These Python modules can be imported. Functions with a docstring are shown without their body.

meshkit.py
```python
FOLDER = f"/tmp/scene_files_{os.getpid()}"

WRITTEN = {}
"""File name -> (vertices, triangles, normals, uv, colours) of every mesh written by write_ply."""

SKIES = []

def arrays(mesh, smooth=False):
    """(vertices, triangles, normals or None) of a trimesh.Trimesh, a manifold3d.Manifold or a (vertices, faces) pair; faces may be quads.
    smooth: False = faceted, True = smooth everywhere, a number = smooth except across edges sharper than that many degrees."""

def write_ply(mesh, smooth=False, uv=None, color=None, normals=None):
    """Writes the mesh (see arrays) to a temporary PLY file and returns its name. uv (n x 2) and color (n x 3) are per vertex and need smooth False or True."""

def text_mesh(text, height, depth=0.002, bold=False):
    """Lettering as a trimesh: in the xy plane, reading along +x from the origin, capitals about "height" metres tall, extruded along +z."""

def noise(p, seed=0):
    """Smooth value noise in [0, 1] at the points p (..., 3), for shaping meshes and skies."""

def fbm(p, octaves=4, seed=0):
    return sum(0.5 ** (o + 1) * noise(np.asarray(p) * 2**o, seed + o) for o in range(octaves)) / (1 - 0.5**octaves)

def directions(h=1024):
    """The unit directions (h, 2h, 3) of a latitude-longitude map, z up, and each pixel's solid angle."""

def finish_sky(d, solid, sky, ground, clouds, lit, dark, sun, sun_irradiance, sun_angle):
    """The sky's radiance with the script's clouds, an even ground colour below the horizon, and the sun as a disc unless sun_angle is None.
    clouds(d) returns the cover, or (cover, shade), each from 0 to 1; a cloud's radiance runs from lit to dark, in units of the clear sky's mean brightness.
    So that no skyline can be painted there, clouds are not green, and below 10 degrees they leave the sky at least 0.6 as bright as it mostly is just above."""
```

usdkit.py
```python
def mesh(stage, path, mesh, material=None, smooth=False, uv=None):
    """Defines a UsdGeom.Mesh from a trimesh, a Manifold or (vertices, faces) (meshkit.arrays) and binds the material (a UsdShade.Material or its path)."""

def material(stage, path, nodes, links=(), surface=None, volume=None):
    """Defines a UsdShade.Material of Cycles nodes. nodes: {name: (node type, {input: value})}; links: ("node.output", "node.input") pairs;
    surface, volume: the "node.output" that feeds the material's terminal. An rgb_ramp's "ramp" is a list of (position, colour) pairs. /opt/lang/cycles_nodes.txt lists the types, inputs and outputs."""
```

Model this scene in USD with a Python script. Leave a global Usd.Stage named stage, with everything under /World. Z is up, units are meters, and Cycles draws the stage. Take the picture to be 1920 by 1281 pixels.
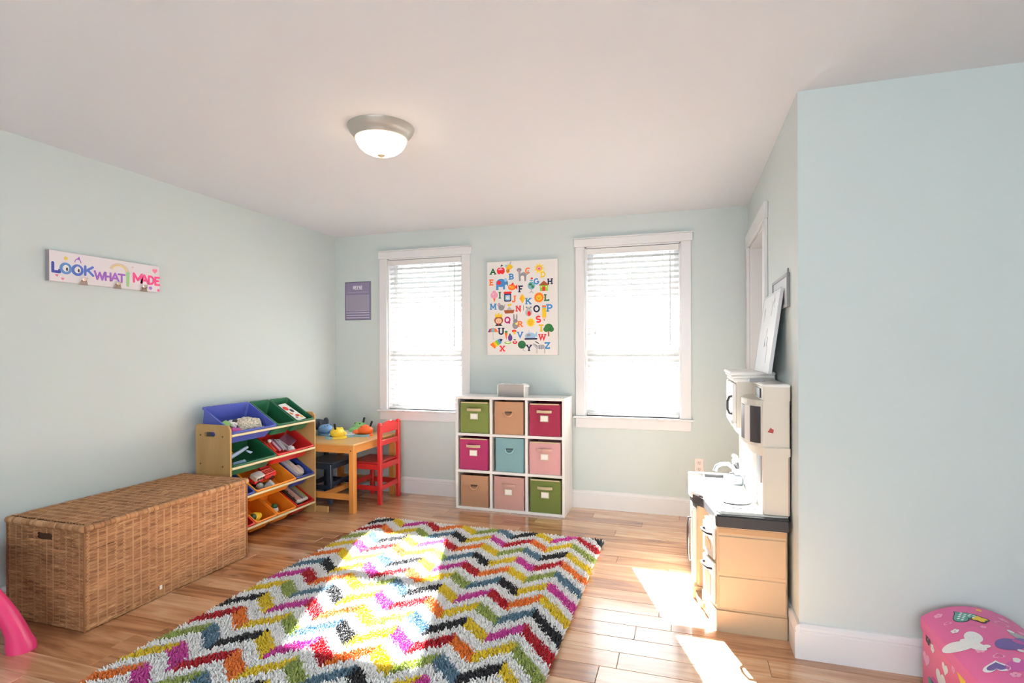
import math, random
import numpy as np
import trimesh
from trimesh.creation import icosphere
from shapely.geometry import Polygon, LineString, Point, box as sbox, MultiPolygon
from shapely.ops import unary_union
from shapely import affinity
from pxr import Usd, UsdGeom, UsdLux, UsdShade, Gf, Sdf, Vt
import usdkit, meshkit

stage = Usd.Stage.CreateInMemory()
UsdGeom.SetStageUpAxis(stage, "Z")
UsdGeom.SetStageMetersPerUnit(stage, 1.0)
stage.DefinePrim("/World", "Xform")
stage.DefinePrim("/World/Looks", "Scope")
rng = np.random.default_rng(7)
random.seed(7)

# ---------------------------------------------------------------- camera
EXPOSURE = -0.58
F_PX, CY = 1027.648, 658.095
YAW, PITCH, ROLL = 0.3063, -0.0002, -0.003
EYE = np.array([3.2646, -4.5923, 1.3243])


def camera():
    cy_, sy_ = math.cos(YAW), math.sin(YAW)
    fwd, right, up = np.array([-sy_, cy_, 0]), np.array([cy_, sy_, 0]), np.array([0, 0, 1.0])
    cp, sp = math.cos(PITCH), math.sin(PITCH)
    f2, u2 = fwd * cp + up * sp, up * cp - fwd * sp
    cr, sr = math.cos(ROLL), math.sin(ROLL)
    r3, u3 = right * cr + u2 * sr, u2 * cr - right * sr
    cam = UsdGeom.Camera.Define(stage, "/World/camera")
    m = Gf.Matrix4d(*r3, 0, *u3, 0, *(-f2), 0, *EYE, 1)
    cam.AddTransformOp().Set(m)
    cam.CreateHorizontalApertureAttr(36.0)
    cam.CreateVerticalApertureAttr(36.0 * 1281 / 1920)
    cam.CreateFocalLengthAttr(F_PX * 36.0 / 1920)
    cam.CreateVerticalApertureOffsetAttr((CY - 640.5) * 36.0 / 1920)
    cam.CreateClippingRangeAttr(Gf.Vec2f(0.05, 200))
    cam.CreateExposureAttr(EXPOSURE)


camera()

# ---------------------------------------------------------------- daylight: bright hazy sky and the sun
SUN_DIR = np.array([0.345, -1.0, -0.67])
SKY = 3.6
SUN = 105.0
dome = UsdLux.DomeLight.Define(stage, "/World/sky")
dome.CreateIntensityAttr(SKY)
dome.CreateColorAttr(Gf.Vec3f(0.87, 0.945, 1.0))


def aim(prim, d):
    z = -np.array(d) / np.linalg.norm(d)
    x = np.cross([0, 0, 1.0], z); x /= np.linalg.norm(x)
    y = np.cross(z, x)
    UsdGeom.Xformable(prim).AddTransformOp().Set(Gf.Matrix4d(*x, 0, *y, 0, *z, 0, 0, 0, 8, 1))


sun = UsdLux.DistantLight.Define(stage, "/World/sun")
sun.CreateIntensityAttr(SUN)
sun.CreateAngleAttr(0.6)
sun.CreateNormalizeAttr(True)
sun.CreateColorAttr(Gf.Vec3f(1.0, 0.985, 0.97))
aim(sun, SUN_DIR)


# ---------------------------------------------------------------- helpers: colour, material
def lin(c):
    c = np.array(c, float) / 255
    return tuple(np.where(c <= 0.04045, c / 12.92, ((c + 0.055) / 1.055) ** 2.4))


MATS = {}


def M(name, rgb, rough=0.5, spec=0.5, bump=None, metal=0.0, tint=False, var=None, emit=None, sheen=0.0, coat=0.0, trans=0.0):
    """a principled material. bump=(scale, strength, distance); var=(scale, second colour); tint: colour from the mesh's primvar 'tint'."""
    if name in MATS:
        return MATS[name]
    nodes = {"p": ("principled_bsdf", {"base_color": lin(rgb), "roughness": rough, "specular_ior_level": spec, "metallic": metal,
                                       "sheen_weight": sheen, "coat_weight": coat, "transmission_weight": trans})}
    links = []
    if emit:
        nodes["p"][1].update(emission_color=lin(emit[0]), emission_strength=emit[1])
    if var or bump:
        nodes["g"] = ("texture_coordinate", {})
    if tint:
        nodes["a"] = ("attribute", {"attribute": "tint"})
        links.append(("a.color", "p.base_color"))
    if var:
        nodes["n"] = ("noise_texture", {"scale": var[0], "detail": 4.0})
        nodes["r"] = ("rgb_ramp", {"ramp": [(0.3, lin(rgb)), (0.7, lin(var[1]))]})
        links += [("g.object", "n.vector"), ("n.fac", "r.fac"), ("r.color", "p.base_color")]
    if bump:
        nodes["bn"] = ("noise_texture", {"scale": bump[0], "detail": 3.0})
        nodes["b"] = ("bump", {"strength": bump[1], "distance": bump[2]})
        links += [("g.object", "bn.vector"), ("bn.fac", "b.height"), ("b.normal", "p.normal")]
    MATS[name] = usdkit.material(stage, f"/World/Looks/{name}", nodes, links, surface="p.BSDF")
    return MATS[name]


def fabric(name, rgb):
    if name in MATS:
        return MATS[name]
    c = lin(rgb)
    nodes = {"g": ("texture_coordinate", {}), "w": ("noise_texture", {"scale": 420.0, "detail": 2.0}), "m": ("noise_texture", {"scale": 9.0, "detail": 3.0}),
             "r": ("rgb_ramp", {"ramp": [(0.3, tuple(0.85 * x for x in c)), (0.7, tuple(min(1, 1.1 * x) for x in c))]}),
             "b": ("bump", {"strength": 0.25, "distance": 0.002}), "p": ("principled_bsdf", {"roughness": 0.95, "specular_ior_level": 0.15, "sheen_weight": 0.15})}
    links = [("g.object", "w.vector"), ("g.object", "m.vector"), ("w.fac", "r.fac"), ("r.color", "p.base_color"), ("m.fac", "b.height"), ("b.normal", "p.normal")]
    MATS[name] = usdkit.material(stage, f"/World/Looks/{name}", nodes, links, surface="p.BSDF")
    return MATS[name]


def wood(name, light, dark, axis="x", scale=1.0, rough=0.42):
    if name in MATS:
        return MATS[name]
    s = {"x": (1.2, 14, 14), "y": (14, 1.2, 14), "z": (14, 14, 1.2)}[axis]
    nodes = {"g": ("geometry", {}), "mp": ("mapping", {"scale": tuple(scale * q for q in s)}),
             "n": ("noise_texture", {"scale": 2.2, "detail": 5.0, "roughness": 0.6, "distortion": 0.6}),
             "r": ("rgb_ramp", {"ramp": [(0.25, lin(light)), (0.75, lin(dark))]}), "p": ("principled_bsdf", {"roughness": rough, "specular_ior_level": 0.4})}
    links = [("g.position", "mp.vector"), ("mp.vector", "n.vector"), ("n.fac", "r.fac"), ("r.color", "p.base_color")]
    MATS[name] = usdkit.material(stage, f"/World/Looks/{name}", nodes, links, surface="p.BSDF")
    return MATS[name]


def plank_mat(name):
    """hickory: pale sapwood and brown heartwood in long streaks with fine grain and knots; each plank's primvar 'tint' shifts where in the log it was cut and its tone."""
    nodes = {
        "g": ("geometry", {}), "a": ("attribute", {"attribute": "tint"}), "sep": ("separate_color", {"color_type": "rgb"}),
        "off": ("vector_math", {"math_type": "multiply", "vector2": (37.0, 53.0, 71.0)}), "add": ("vector_math", {"math_type": "add"}),
        "m1": ("mapping", {"scale": (0.55, 5.5, 1.0)}), "n1": ("noise_texture", {"scale": 2.3, "detail": 4.0, "roughness": 0.55, "distortion": 1.6}),
        "m2": ("mapping", {"scale": (1.0, 34.0, 1.0)}), "n2": ("noise_texture", {"scale": 4.0, "detail": 5.0, "roughness": 0.65, "distortion": 0.4}),
        "m3": ("mapping", {"scale": (2.6, 9.0, 1.0)}), "v": ("voronoi_texture", {"scale": 0.9, "randomness": 1.0}),
        "kn": ("map_range", {"from_min": 0.03, "from_max": 0.13, "to_min": 0.25, "to_max": 1.0, "clamp": True}),
        "ad": ("math", {"math_type": "multiply_add", "value2": 0.36}), "sub": ("math", {"math_type": "subtract", "value2": 0.16}),
        "r": ("rgb_ramp", {"ramp": [(0.18, lin((228, 192, 156))), (0.40, lin((206, 160, 120))), (0.55, lin((186, 134, 94))), (0.68, lin((158, 104, 68))), (0.85, lin((118, 72, 46)))]}),
        "gr": ("map_range", {"from_min": 0.3, "from_max": 0.75, "to_min": 1.1, "to_max": 0.78, "clamp": True}),
        "mul": ("mix", {"mix_type": "multiply", "fac": 1.0}), "mul2": ("mix", {"mix_type": "multiply", "fac": 1.0}),
        "cc": ("combine_color", {"color_type": "rgb"}), "kc": ("combine_color", {"color_type": "rgb"}),
        "b": ("bump", {"strength": 0.12, "distance": 0.002}),
        "p": ("principled_bsdf", {"roughness": 0.30, "specular_ior_level": 0.5, "coat_weight": 1.0, "coat_roughness": 0.12}),
    }
    links = [("a.color", "sep.color"), ("a.vector", "off.vector1"), ("g.position", "add.vector1"), ("off.vector", "add.vector2"),
             ("add.vector", "m1.vector"), ("m1.vector", "n1.vector"), ("add.vector", "m2.vector"), ("m2.vector", "n2.vector"),
             ("add.vector", "m3.vector"), ("m3.vector", "v.vector"), ("v.distance", "kn.value"),
             ("sep.r", "ad.value1"), ("n1.fac", "ad.value3"), ("ad.value", "sub.value1"), ("sub.value", "r.fac"),
             ("n2.fac", "gr.value"), ("gr.result", "cc.r"), ("gr.result", "cc.g"), ("gr.result", "cc.b"),
             ("r.color", "mul.color1"), ("cc.color", "mul.color2"), ("kn.result", "kc.r"), ("kn.result", "kc.g"), ("kn.result", "kc.b"),
             ("mul.color", "mul2.color1"), ("kc.color", "mul2.color2"), ("mul2.color", "p.base_color"), ("n2.fac", "b.height"), ("b.normal", "p.normal")]
    return usdkit.material(stage, f"/World/Looks/{name}", nodes, links, surface="p.BSDF")


# ---------------------------------------------------------------- helpers: shapes
def cat(*ms):
    ms = [m for m in (ms[0] if len(ms) == 1 and isinstance(ms[0], (list, tuple)) else ms)]
    return trimesh.util.concatenate(ms)


def bx(x0, x1, y0, y1, z0, z1, c=0.0):
    """a box, its edges chamfered by c"""
    lo, hi = np.array([x0, y0, z0], float), np.array([x1, y1, z1], float)
    lo, hi = np.minimum(lo, hi), np.maximum(lo, hi)
    if c <= 0:
        m = trimesh.creation.box(extents=hi - lo); m.apply_translation((lo + hi) / 2)
        return m
    c = min(c, 0.45 * (hi - lo).min())
    pts = []
    for k in range(3):
        l, h = lo + c, hi - c
        l[k], h[k] = lo[k], hi[k]
        for a in np.ndindex(2, 2, 2):
            pts.append([h[i] if a[i] else l[i] for i in range(3)])
    return trimesh.convex.convex_hull(np.array(pts))


def hull(pts):
    return trimesh.convex.convex_hull(np.array(pts, float))


def prism(poly, h, z0=0.0):
    """a polygon (shapely or points) in xy pulled up along z"""
    if not hasattr(poly, "geom_type"):
        poly = Polygon(poly)
    if not poly.is_valid:
        poly = poly.buffer(0)
    ms = [trimesh.creation.extrude_polygon(g, h, engine="earcut") for g in getattr(poly, "geoms", [poly]) if g.area > 1e-12]
    m = cat(ms)
    m.apply_translation([0, 0, z0])
    return m


def place(m, o, ex, ey, ez):
    """moves a mesh into the frame with origin o and axes ex, ey, ez"""
    m = m.copy()
    A = np.stack([np.array(ex, float), np.array(ey, float), np.array(ez, float)], 1)
    m.vertices = m.vertices @ A.T + np.array(o, float)
    if np.linalg.det(A) < 0:
        m.invert()
    return m


def tube(pts, r, n=8, cap=True):
    """a round tube through pts; r a number or one per point"""
    P = np.array(pts, float)
    r = np.broadcast_to(np.array(r, float), len(P))
    T = np.gradient(P, axis=0); T /= np.linalg.norm(T, axis=1)[:, None]
    a = np.array([0, 0, 1.0]) if abs(T[0][2]) < 0.9 else np.array([1.0, 0, 0])
    loops = []
    for p, t, q in zip(P, T, r):
        u = a - t * (a @ t); u /= np.linalg.norm(u); a = u
        w = np.cross(t, u)
        th = np.arange(n) / n * 2 * np.pi
        loops.append(p + q * (np.cos(th)[:, None] * u + np.sin(th)[:, None] * w))
    return loft(loops, cap, cap)


def loft(loops, cap0=True, cap1=True, closed=False):
    n = len(loops[0]); V = np.vstack(loops); F = []
    k = len(loops)
    for i in range(k if closed else k - 1):
        a, b = i * n, ((i + 1) % k) * n
        for j in range(n):
            q = (j + 1) % n
            F += [[a + j, a + q, b + q], [a + j, b + q, b + j]]
    if cap0:
        c = len(V); V = np.vstack([V, loops[0].mean(0)])
        F += [[c, (j + 1) % n, j] for j in range(n)]
    if cap1:
        c = len(V); V = np.vstack([V, loops[-1].mean(0)]); a = (k - 1) * n
        F += [[c, a + j, a + (j + 1) % n] for j in range(n)]
    m = trimesh.Trimesh(V, np.array(F), process=False)
    if m.is_watertight and m.volume < 0:
        m.invert()
    return m


def lathe(prof, at=(0, 0, 0), n=28):
    """prof: (radius, z) from bottom to top"""
    th = np.arange(n) / n * 2 * np.pi
    loops = [np.stack([max(r, 1e-4) * np.cos(th), max(r, 1e-4) * np.sin(th), np.full(n, z)], 1) + np.array(at, float) for r, z in prof]
    return loft(loops)


def rr(w, l, r, n=4):
    """a rounded rectangle loop (n+1 points a corner)"""
    out = []
    for cx, cy, a0 in ((w / 2 - r, l / 2 - r, 0), (-w / 2 + r, l / 2 - r, 90), (-w / 2 + r, -l / 2 + r, 180), (w / 2 - r, -l / 2 + r, 270)):
        for k in range(n + 1):
            a = math.radians(a0 + 90 * k / n)
            out.append((cx + r * math.cos(a), cy + r * math.sin(a)))
    return np.array(out)


def blob(c, r, seed=0, amp=0.18, sub=3, freq=3.0):
    m = icosphere(subdivisions=sub, radius=1.0)
    v = m.vertices
    d = 1 + amp * (meshkit.fbm(v * freq + 50, 3, seed)[:, None] * 2 - 1)
    m.vertices = v * d * np.array(r) + np.array(c)
    return m


def rot(m, deg, axis, about=None):
    m = m.copy()
    m.apply_transform(trimesh.transformations.rotation_matrix(math.radians(deg), axis, about if about is not None else [0, 0, 0]))
    return m


# ---------------------------------------------------------------- helpers: scene objects
USED = {}
BASE = {}
SHIFT = np.zeros(3)      # where a piece of furniture was pushed to after it was laid out


def free(path, name):
    k = USED.get((path, name), -1) + 1
    USED[(path, name)] = k
    return f"{path}/{name}" if k == 0 else f"{path}/{name}_{k:03d}"


def keys(prim, label=None, category=None, group=None, kind=None):
    for k, v in dict(label=label, category=category, group=group, kind=kind).items():
        if v:
            prim.SetCustomDataByKey(k, v)


def thing(name, label, category, loc, group=None):
    path = free("/World", name)
    loc = np.array(loc, float) + SHIFT
    x = UsdGeom.Xform.Define(stage, path)
    x.AddTranslateOp().Set(Gf.Vec3d(*map(float, loc)))
    keys(x.GetPrim(), label, category, group)
    BASE[path] = np.array(loc, float)
    return path


def structure(name, loc=(0, 0, 0), label=None):
    path = free("/World", name)
    x = UsdGeom.Xform.Define(stage, path)
    x.AddTranslateOp().Set(Gf.Vec3d(*map(float, loc)))
    keys(x.GetPrim(), label, kind="structure")
    BASE[path] = np.array(loc, float)
    return path


def part(parent, name, mesh, mat, label=None, smooth=None, kind=None, tint=None):
    """a mesh given in world metres, stored relative to the thing it belongs to"""
    path = free(parent, name)
    m = mesh if isinstance(mesh, trimesh.Trimesh) else trimesh.Trimesh(*mesh, process=False)
    m = m.copy()
    top = "/".join(parent.split("/")[:3])
    m.vertices = np.array(m.vertices) + SHIFT - BASE.get(top, 0)
    g = usdkit.mesh(stage, path, m, mat, smooth=smooth if smooth is not None else False)
    if tint is not None:
        tint = np.asarray(tint, np.float32)
        pv = UsdGeom.PrimvarsAPI(g).CreatePrimvar("tint", Sdf.ValueTypeNames.Color3fArray, "constant" if tint.ndim == 1 else "vertex")
        pv.Set(Vt.Vec3fArray.FromNumpy(np.atleast_2d(tint)))
    keys(g.GetPrim(), label, kind=kind)
    return path


def sub(parent, name, label=None):
    """an Xform part whose children are its sub-parts"""
    path = free(parent, name)
    x = UsdGeom.Xform.Define(stage, path)
    keys(x.GetPrim(), label)
    return path


def solo(name, mesh, mat, label=None, category=None, group=None, kind=None, smooth=None):
    path = free("/World", name)
    g = usdkit.mesh(stage, path, mesh, mat, smooth=smooth if smooth is not None else False)
    keys(g.GetPrim(), label, category, group, kind)
    return path


def instance(src, name, label, loc, group=None):
    """another copy of the thing at src"""
    path = free("/World", name)
    x = UsdGeom.Xform.Define(stage, path)
    p = x.GetPrim()
    p.GetReferences().AddInternalReference(src)
    x.ClearXformOpOrder()
    op = x.GetTranslateOp() if x.GetPrim().HasAttribute("xformOp:translate") else x.AddTranslateOp()
    op.Set(Gf.Vec3d(*map(float, loc)))
    x.SetXformOpOrder([op])
    p.SetInstanceable(True)
    keys(p, label, group=group)
    return path


# ================================================================ THE ROOM
H, XR, YJ, XE, YB, T = 2.44, 3.729, -1.964, 5.55, -6.3, 0.15
paint = M("aqua_paint", (203, 214, 213), 0.6, 0.25, bump=(160, 0.05, 0.001))
white_paint = M("ceiling_paint", (224, 229, 235), 0.75, 0.2, bump=(120, 0.06, 0.001))
trim_white = M("trim_white", (230, 230, 231), 0.32, 0.5)
W1 = (0.580, 1.345, 0.775, 2.195)
W2 = (2.459, 3.232, 0.775, 2.195)


def wall(name, u0, u1, holes, plane):
    """a wall along u with rectangular holes (u0, u1, z0, z1); plane(u, d, z) puts it in the room, d the depth behind its face"""
    p = sbox(u0, 0, u1, H)
    for h in holes:
        p = p.difference(sbox(h[0], h[2], h[1], h[3]))
    m = prism(p, T)
    o, eu, ed = plane
    solo(name, place(m, o, eu, (0, 0, 1), ed), paint, kind="structure")


wall("wall_left", YB - T, T, [], ((0, 0, 0), (0, 1, 0), (-1, 0, 0)))
wall("wall_far", 0, XR + T, [W1, W2], ((0, 0, 0), (1, 0, 0), (0, 1, 0)))
DOOR = (-0.97, -0.11, 0.0, 2.10)
wall("wall_right", YJ, 0, [DOOR], ((XR, 0, 0), (0, 1, 0), (1, 0, 0)))
wall("wall_front_right", XR + T, XE + T, [], ((0, YJ, 0), (1, 0, 0), (0, 1, 0)))
wall("wall_side", YB - T, YJ, [], ((XE, 0, 0), (0, 1, 0), (1, 0, 0)))
WB = (1.2, 4.9, 0.70, 2.15)
wall("wall_back", 0, XE, [WB], ((0, YB, 0), (1, 0, 0), (0, -1, 0)))
solo("ceiling", bx(-T, XE + T, YB - T, T, H, H + 0.12), white_paint, kind="structure")
# eave of the roof outside the windows
solo("trim_1", bx(-0.6, 5.0, T, 1.05, 2.46, 2.62), trim_white, kind="structure", label="white eave of the roof outside the windows")

# floor: planks laid along x
hick = plank_mat("hickory")
floor = structure("floor")
part(floor, "subfloor", bx(-T, XE + T, YB - T, T, -0.12, -0.0185), M("subfloor", (120, 90, 60), 0.9))
PW = 0.127
y = -0.002
row = 0
while y > YB:
    y1 = max(y - PW, YB)
    xe = XR - 0.002 if y1 > YJ else XE - 0.002
    x = 0.002 - rng.uniform(0, 0.9)
    near = y > -3.6
    while x < xe:
        L = rng.uniform(0.55, 1.5) if near else 2.2
        a, b = max(x, 0.002), min(x + L, xe)
        if b - a > 0.02:
            m = bx(a + 0.0006, b - 0.0006, y1 + 0.0006, y - 0.0006, -0.018, 0.0, 0.0016)
            part(floor, "plank", m, hick, tint=rng.uniform(0, 1, 3))
        x += L
    y = y1
    row += 1

# baseboards
prof = [(0, 0), (0.019, 0), (0.019, 0.112), (0.015, 0.116), (0.015, 0.121), (0.019, 0.124), (0.017, 0.136), (0.009, 0.147), (0, 0.149)]


def baseboard(name, o, e, n, L):
    """profile along e from o, standing out along n"""
    m = prism(prof, L)
    solo(name, place(m, o, n, (0, 0, 1), e), trim_white, kind="structure")


baseboard("baseboard_left", (0, YB, 0), (0, 1, 0), (1, 0, 0), -YB)
baseboard("baseboard_far", (0.0, 0, 0), (1, 0, 0), (0, -1, 0), XR)
baseboard("baseboard_right", (XR, YJ - 0.019, 0), (0, 1, 0), (-1, 0, 0), -YJ - 1.06 + 0.019)
baseboard("baseboard_front_right", (XR, YJ, 0), (1, 0, 0), (0, -1, 0), XE - XR)

# windows
pane_mat = usdkit.material(stage, "/World/Looks/window_glass", {"t": ("transparent_bsdf", {"color": (0.96, 0.97, 0.97)}), "g": ("glossy_bsdf", {"color": (1, 1, 1), "roughness": 0.0}), "f": ("fresnel", {"IOR": 1.45}), "m": ("mix_closure", {})},
                           [("f.fac", "m.fac"), ("t.BSDF", "m.closure1"), ("g.BSDF", "m.closure2")], surface="m.closure")


def frame(x0, x1, z0, z1, w, y0, y1, wb=None, wt=None):
    wb, wt = wb or w, wt or w
    return cat(bx(x0, x0 + w, y0, y1, z0, z1, .002), bx(x1 - w, x1, y0, y1, z0, z1, .002), bx(x0 + w, x1 - w, y0, y1, z0, z0 + wb, .002), bx(x0 + w, x1 - w, y0, y1, z1 - wt, z1, .002))


def window(name, o):
    x0, x1, z0, z1 = o
    w = structure(name, ((x0 + x1) / 2, 0, z0))
    c = 0.078
    part(w, "head_casing", cat(bx(x0 - c - .012, x1 + c + .012, -0.024, 0, z1, z1 + .066, .003), bx(x0 - c - .018, x1 + c + .018, -0.03, 0, z1 + .066, z1 + .076, .002)), trim_white)
    for a, b in ((x0 - c, x0), (x1, x1 + c)):
        part(w, "side_casing", bx(a, b, -0.02, 0, z0, z1, .003), trim_white)
    part(w, "stool", bx(x0 - c - .018, x1 + c + .018, -0.045, 0.055, z0 - .02, z0, .005), trim_white)
    part(w, "apron", bx(x0 - c, x1 + c, -0.02, 0, z0 - .098, z0 - .02, .003), trim_white)
    part(w, "jamb", cat(bx(x0, x0 + .012, 0, T, z0, z1), bx(x1 - .012, x1, 0, T, z0, z1), bx(x0, x1, 0, T, z1 - .012, z1), bx(x0, x1, .055, T + .03, z0 - .03, z0)), trim_white)
    zm = 1.328
    a, b = x0 + .012, x1 - .012
    part(w, "upper_sash", frame(a, b, zm - .022, z1 - .012, .042, .100, .130, .044, .045), trim_white)
    part(w, "lower_sash", frame(a, b, z0, zm + .022, .042, .068, .098, .06, .044), trim_white)
    part(w, "pane", bx(a + .04, b - .04, .114, .117, zm + .02, z1 - .05), pane_mat)
    part(w, "pane", bx(a + .04, b - .04, .082, .085, z0 + .055, zm - .02), pane_mat)
    part(w, "sash_lock", cat(bx((x0 + x1) / 2 - .03, (x0 + x1) / 2 + .03, .07, .096, zm + .022, zm + .032, .002)), M("lock_white", (225, 225, 222), .3))


window("window_1", W1)
window("window_2", W2)
w3 = structure("window_3", (3.05, YB, 0.70))
part(w3, "frame", place(frame(WB[0], WB[1], WB[2], WB[3], .06, 0, .1), (0, YB - 0.12, 0), (1, 0, 0), (0, 1, 0), (0, 0, 1)), trim_white)
for xm in (2.43, 3.67):
    part(w3, "mullion", bx(xm - .04, xm + .04, YB - .12, YB - .02, .76, 2.09), trim_white)

# doorway in the right wall
d1 = structure("door_1", (XR, -0.54, 0))
yd0, yd1, _, zd = DOOR
for a, b in ((yd0 - .095, yd0), (yd1, yd1 + .09)):
    part(d1, "side_casing", bx(XR - .02, XR, a, b, 0, zd, .003), trim_white)
part(d1, "head_casing", bx(XR - .022, XR, yd0 - .11, yd1 + .10, zd, zd + .10, .003), trim_white)
part(d1, "jamb", cat(bx(XR, XR + T, yd0, yd0 + .016, 0, zd), bx(XR, XR + T, yd1 - .016, yd1, 0, zd), bx(XR, XR + T, yd0, yd1, zd - .016, zd)), trim_white)
dp = part(d1, "door_panel", bx(XR + .105, XR + .145, yd0 + .016, yd1 - .016, .006, zd - .016, .002), trim_white)
for z0, z1 in ((.2, .95), (1.08, 1.95)):
    part(d1, "recessed_panel", place(frame(yd0 + .13, yd1 - .13, z0, z1, .03, 0, .01), (XR + .096, 0, 0), (0, 1, 0), (1, 0, 0), (0, 0, 1)), trim_white)
part(d1, "knob", lathe([(.004, 0), (.012, .004), (.012, .02), (.026, .03), (.028, .045), (.018, .058), (.002, .06)], n=16).apply_transform(trimesh.transformations.rotation_matrix(-math.pi / 2, [0, 1, 0])).apply_translation([XR + .105, yd0 + .075, 1.0]), M("brass", (200, 180, 130), .3, metal=1.0), smooth=40)

# ================================================================ CEILING LIGHT
LX, LY = 1.815, -2.171
lamp = thing("ceiling_light", "round flush ceiling light with a glowing frosted glass bowl and a small finial", "ceiling light", (LX, LY, H))
def lamp_lathe(prof_, n):
    return lathe([(r * 1.04, H + z * .86) for r, z in prof_], (LX, LY, 0), n)


part(lamp, "pan", lamp_lathe([(0.124, -0.066), (0.128, -0.062), (0.131, -0.052), (0.141, -0.036), (0.146, -0.030), (0.155, -0.010), (0.158, -0.002), (0.158, 0)], 64), M("lamp_nickel", (178, 174, 166), 0.38, metal=0.35), smooth=35)
bowl = [(0.004, -0.158), (0.029, -0.156), (0.057, -0.148), (0.082, -0.134), (0.102, -0.114), (0.114, -0.092), (0.119, -0.072), (0.120, -0.058)]
part(lamp, "glass_bowl", lamp_lathe(bowl, 64), M("frosted_glass_lit", (250, 245, 235), 0.4, emit=((255, 226, 186), 14.0)), label="glowing frosted glass bowl", smooth=60)
part(lamp, "finial", lamp_lathe([(0.003, -0.180), (0.006, -0.178), (0.007, -0.172), (0.004, -0.168), (0.013, -0.163), (0.019, -0.158), (0.017, -0.154)], 20), M("lamp_brass", (205, 195, 170), 0.35, metal=0.5), smooth=40)

# ================================================================ BLINDS
slat_mat = usdkit.material(stage, "/World/Looks/blind_white", {"p": ("principled_bsdf", {"base_color": lin((240, 239, 236)), "roughness": 0.42}), "t": ("translucent_bsdf", {"color": lin((235, 235, 228))}), "m": ("mix_closure", {"fac": 0.09})},
                           [("p.BSDF", "m.closure1"), ("t.BSDF", "m.closure2")], surface="m.closure")
cord_mat = M("cord_white", (222, 222, 218), 0.8)


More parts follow.
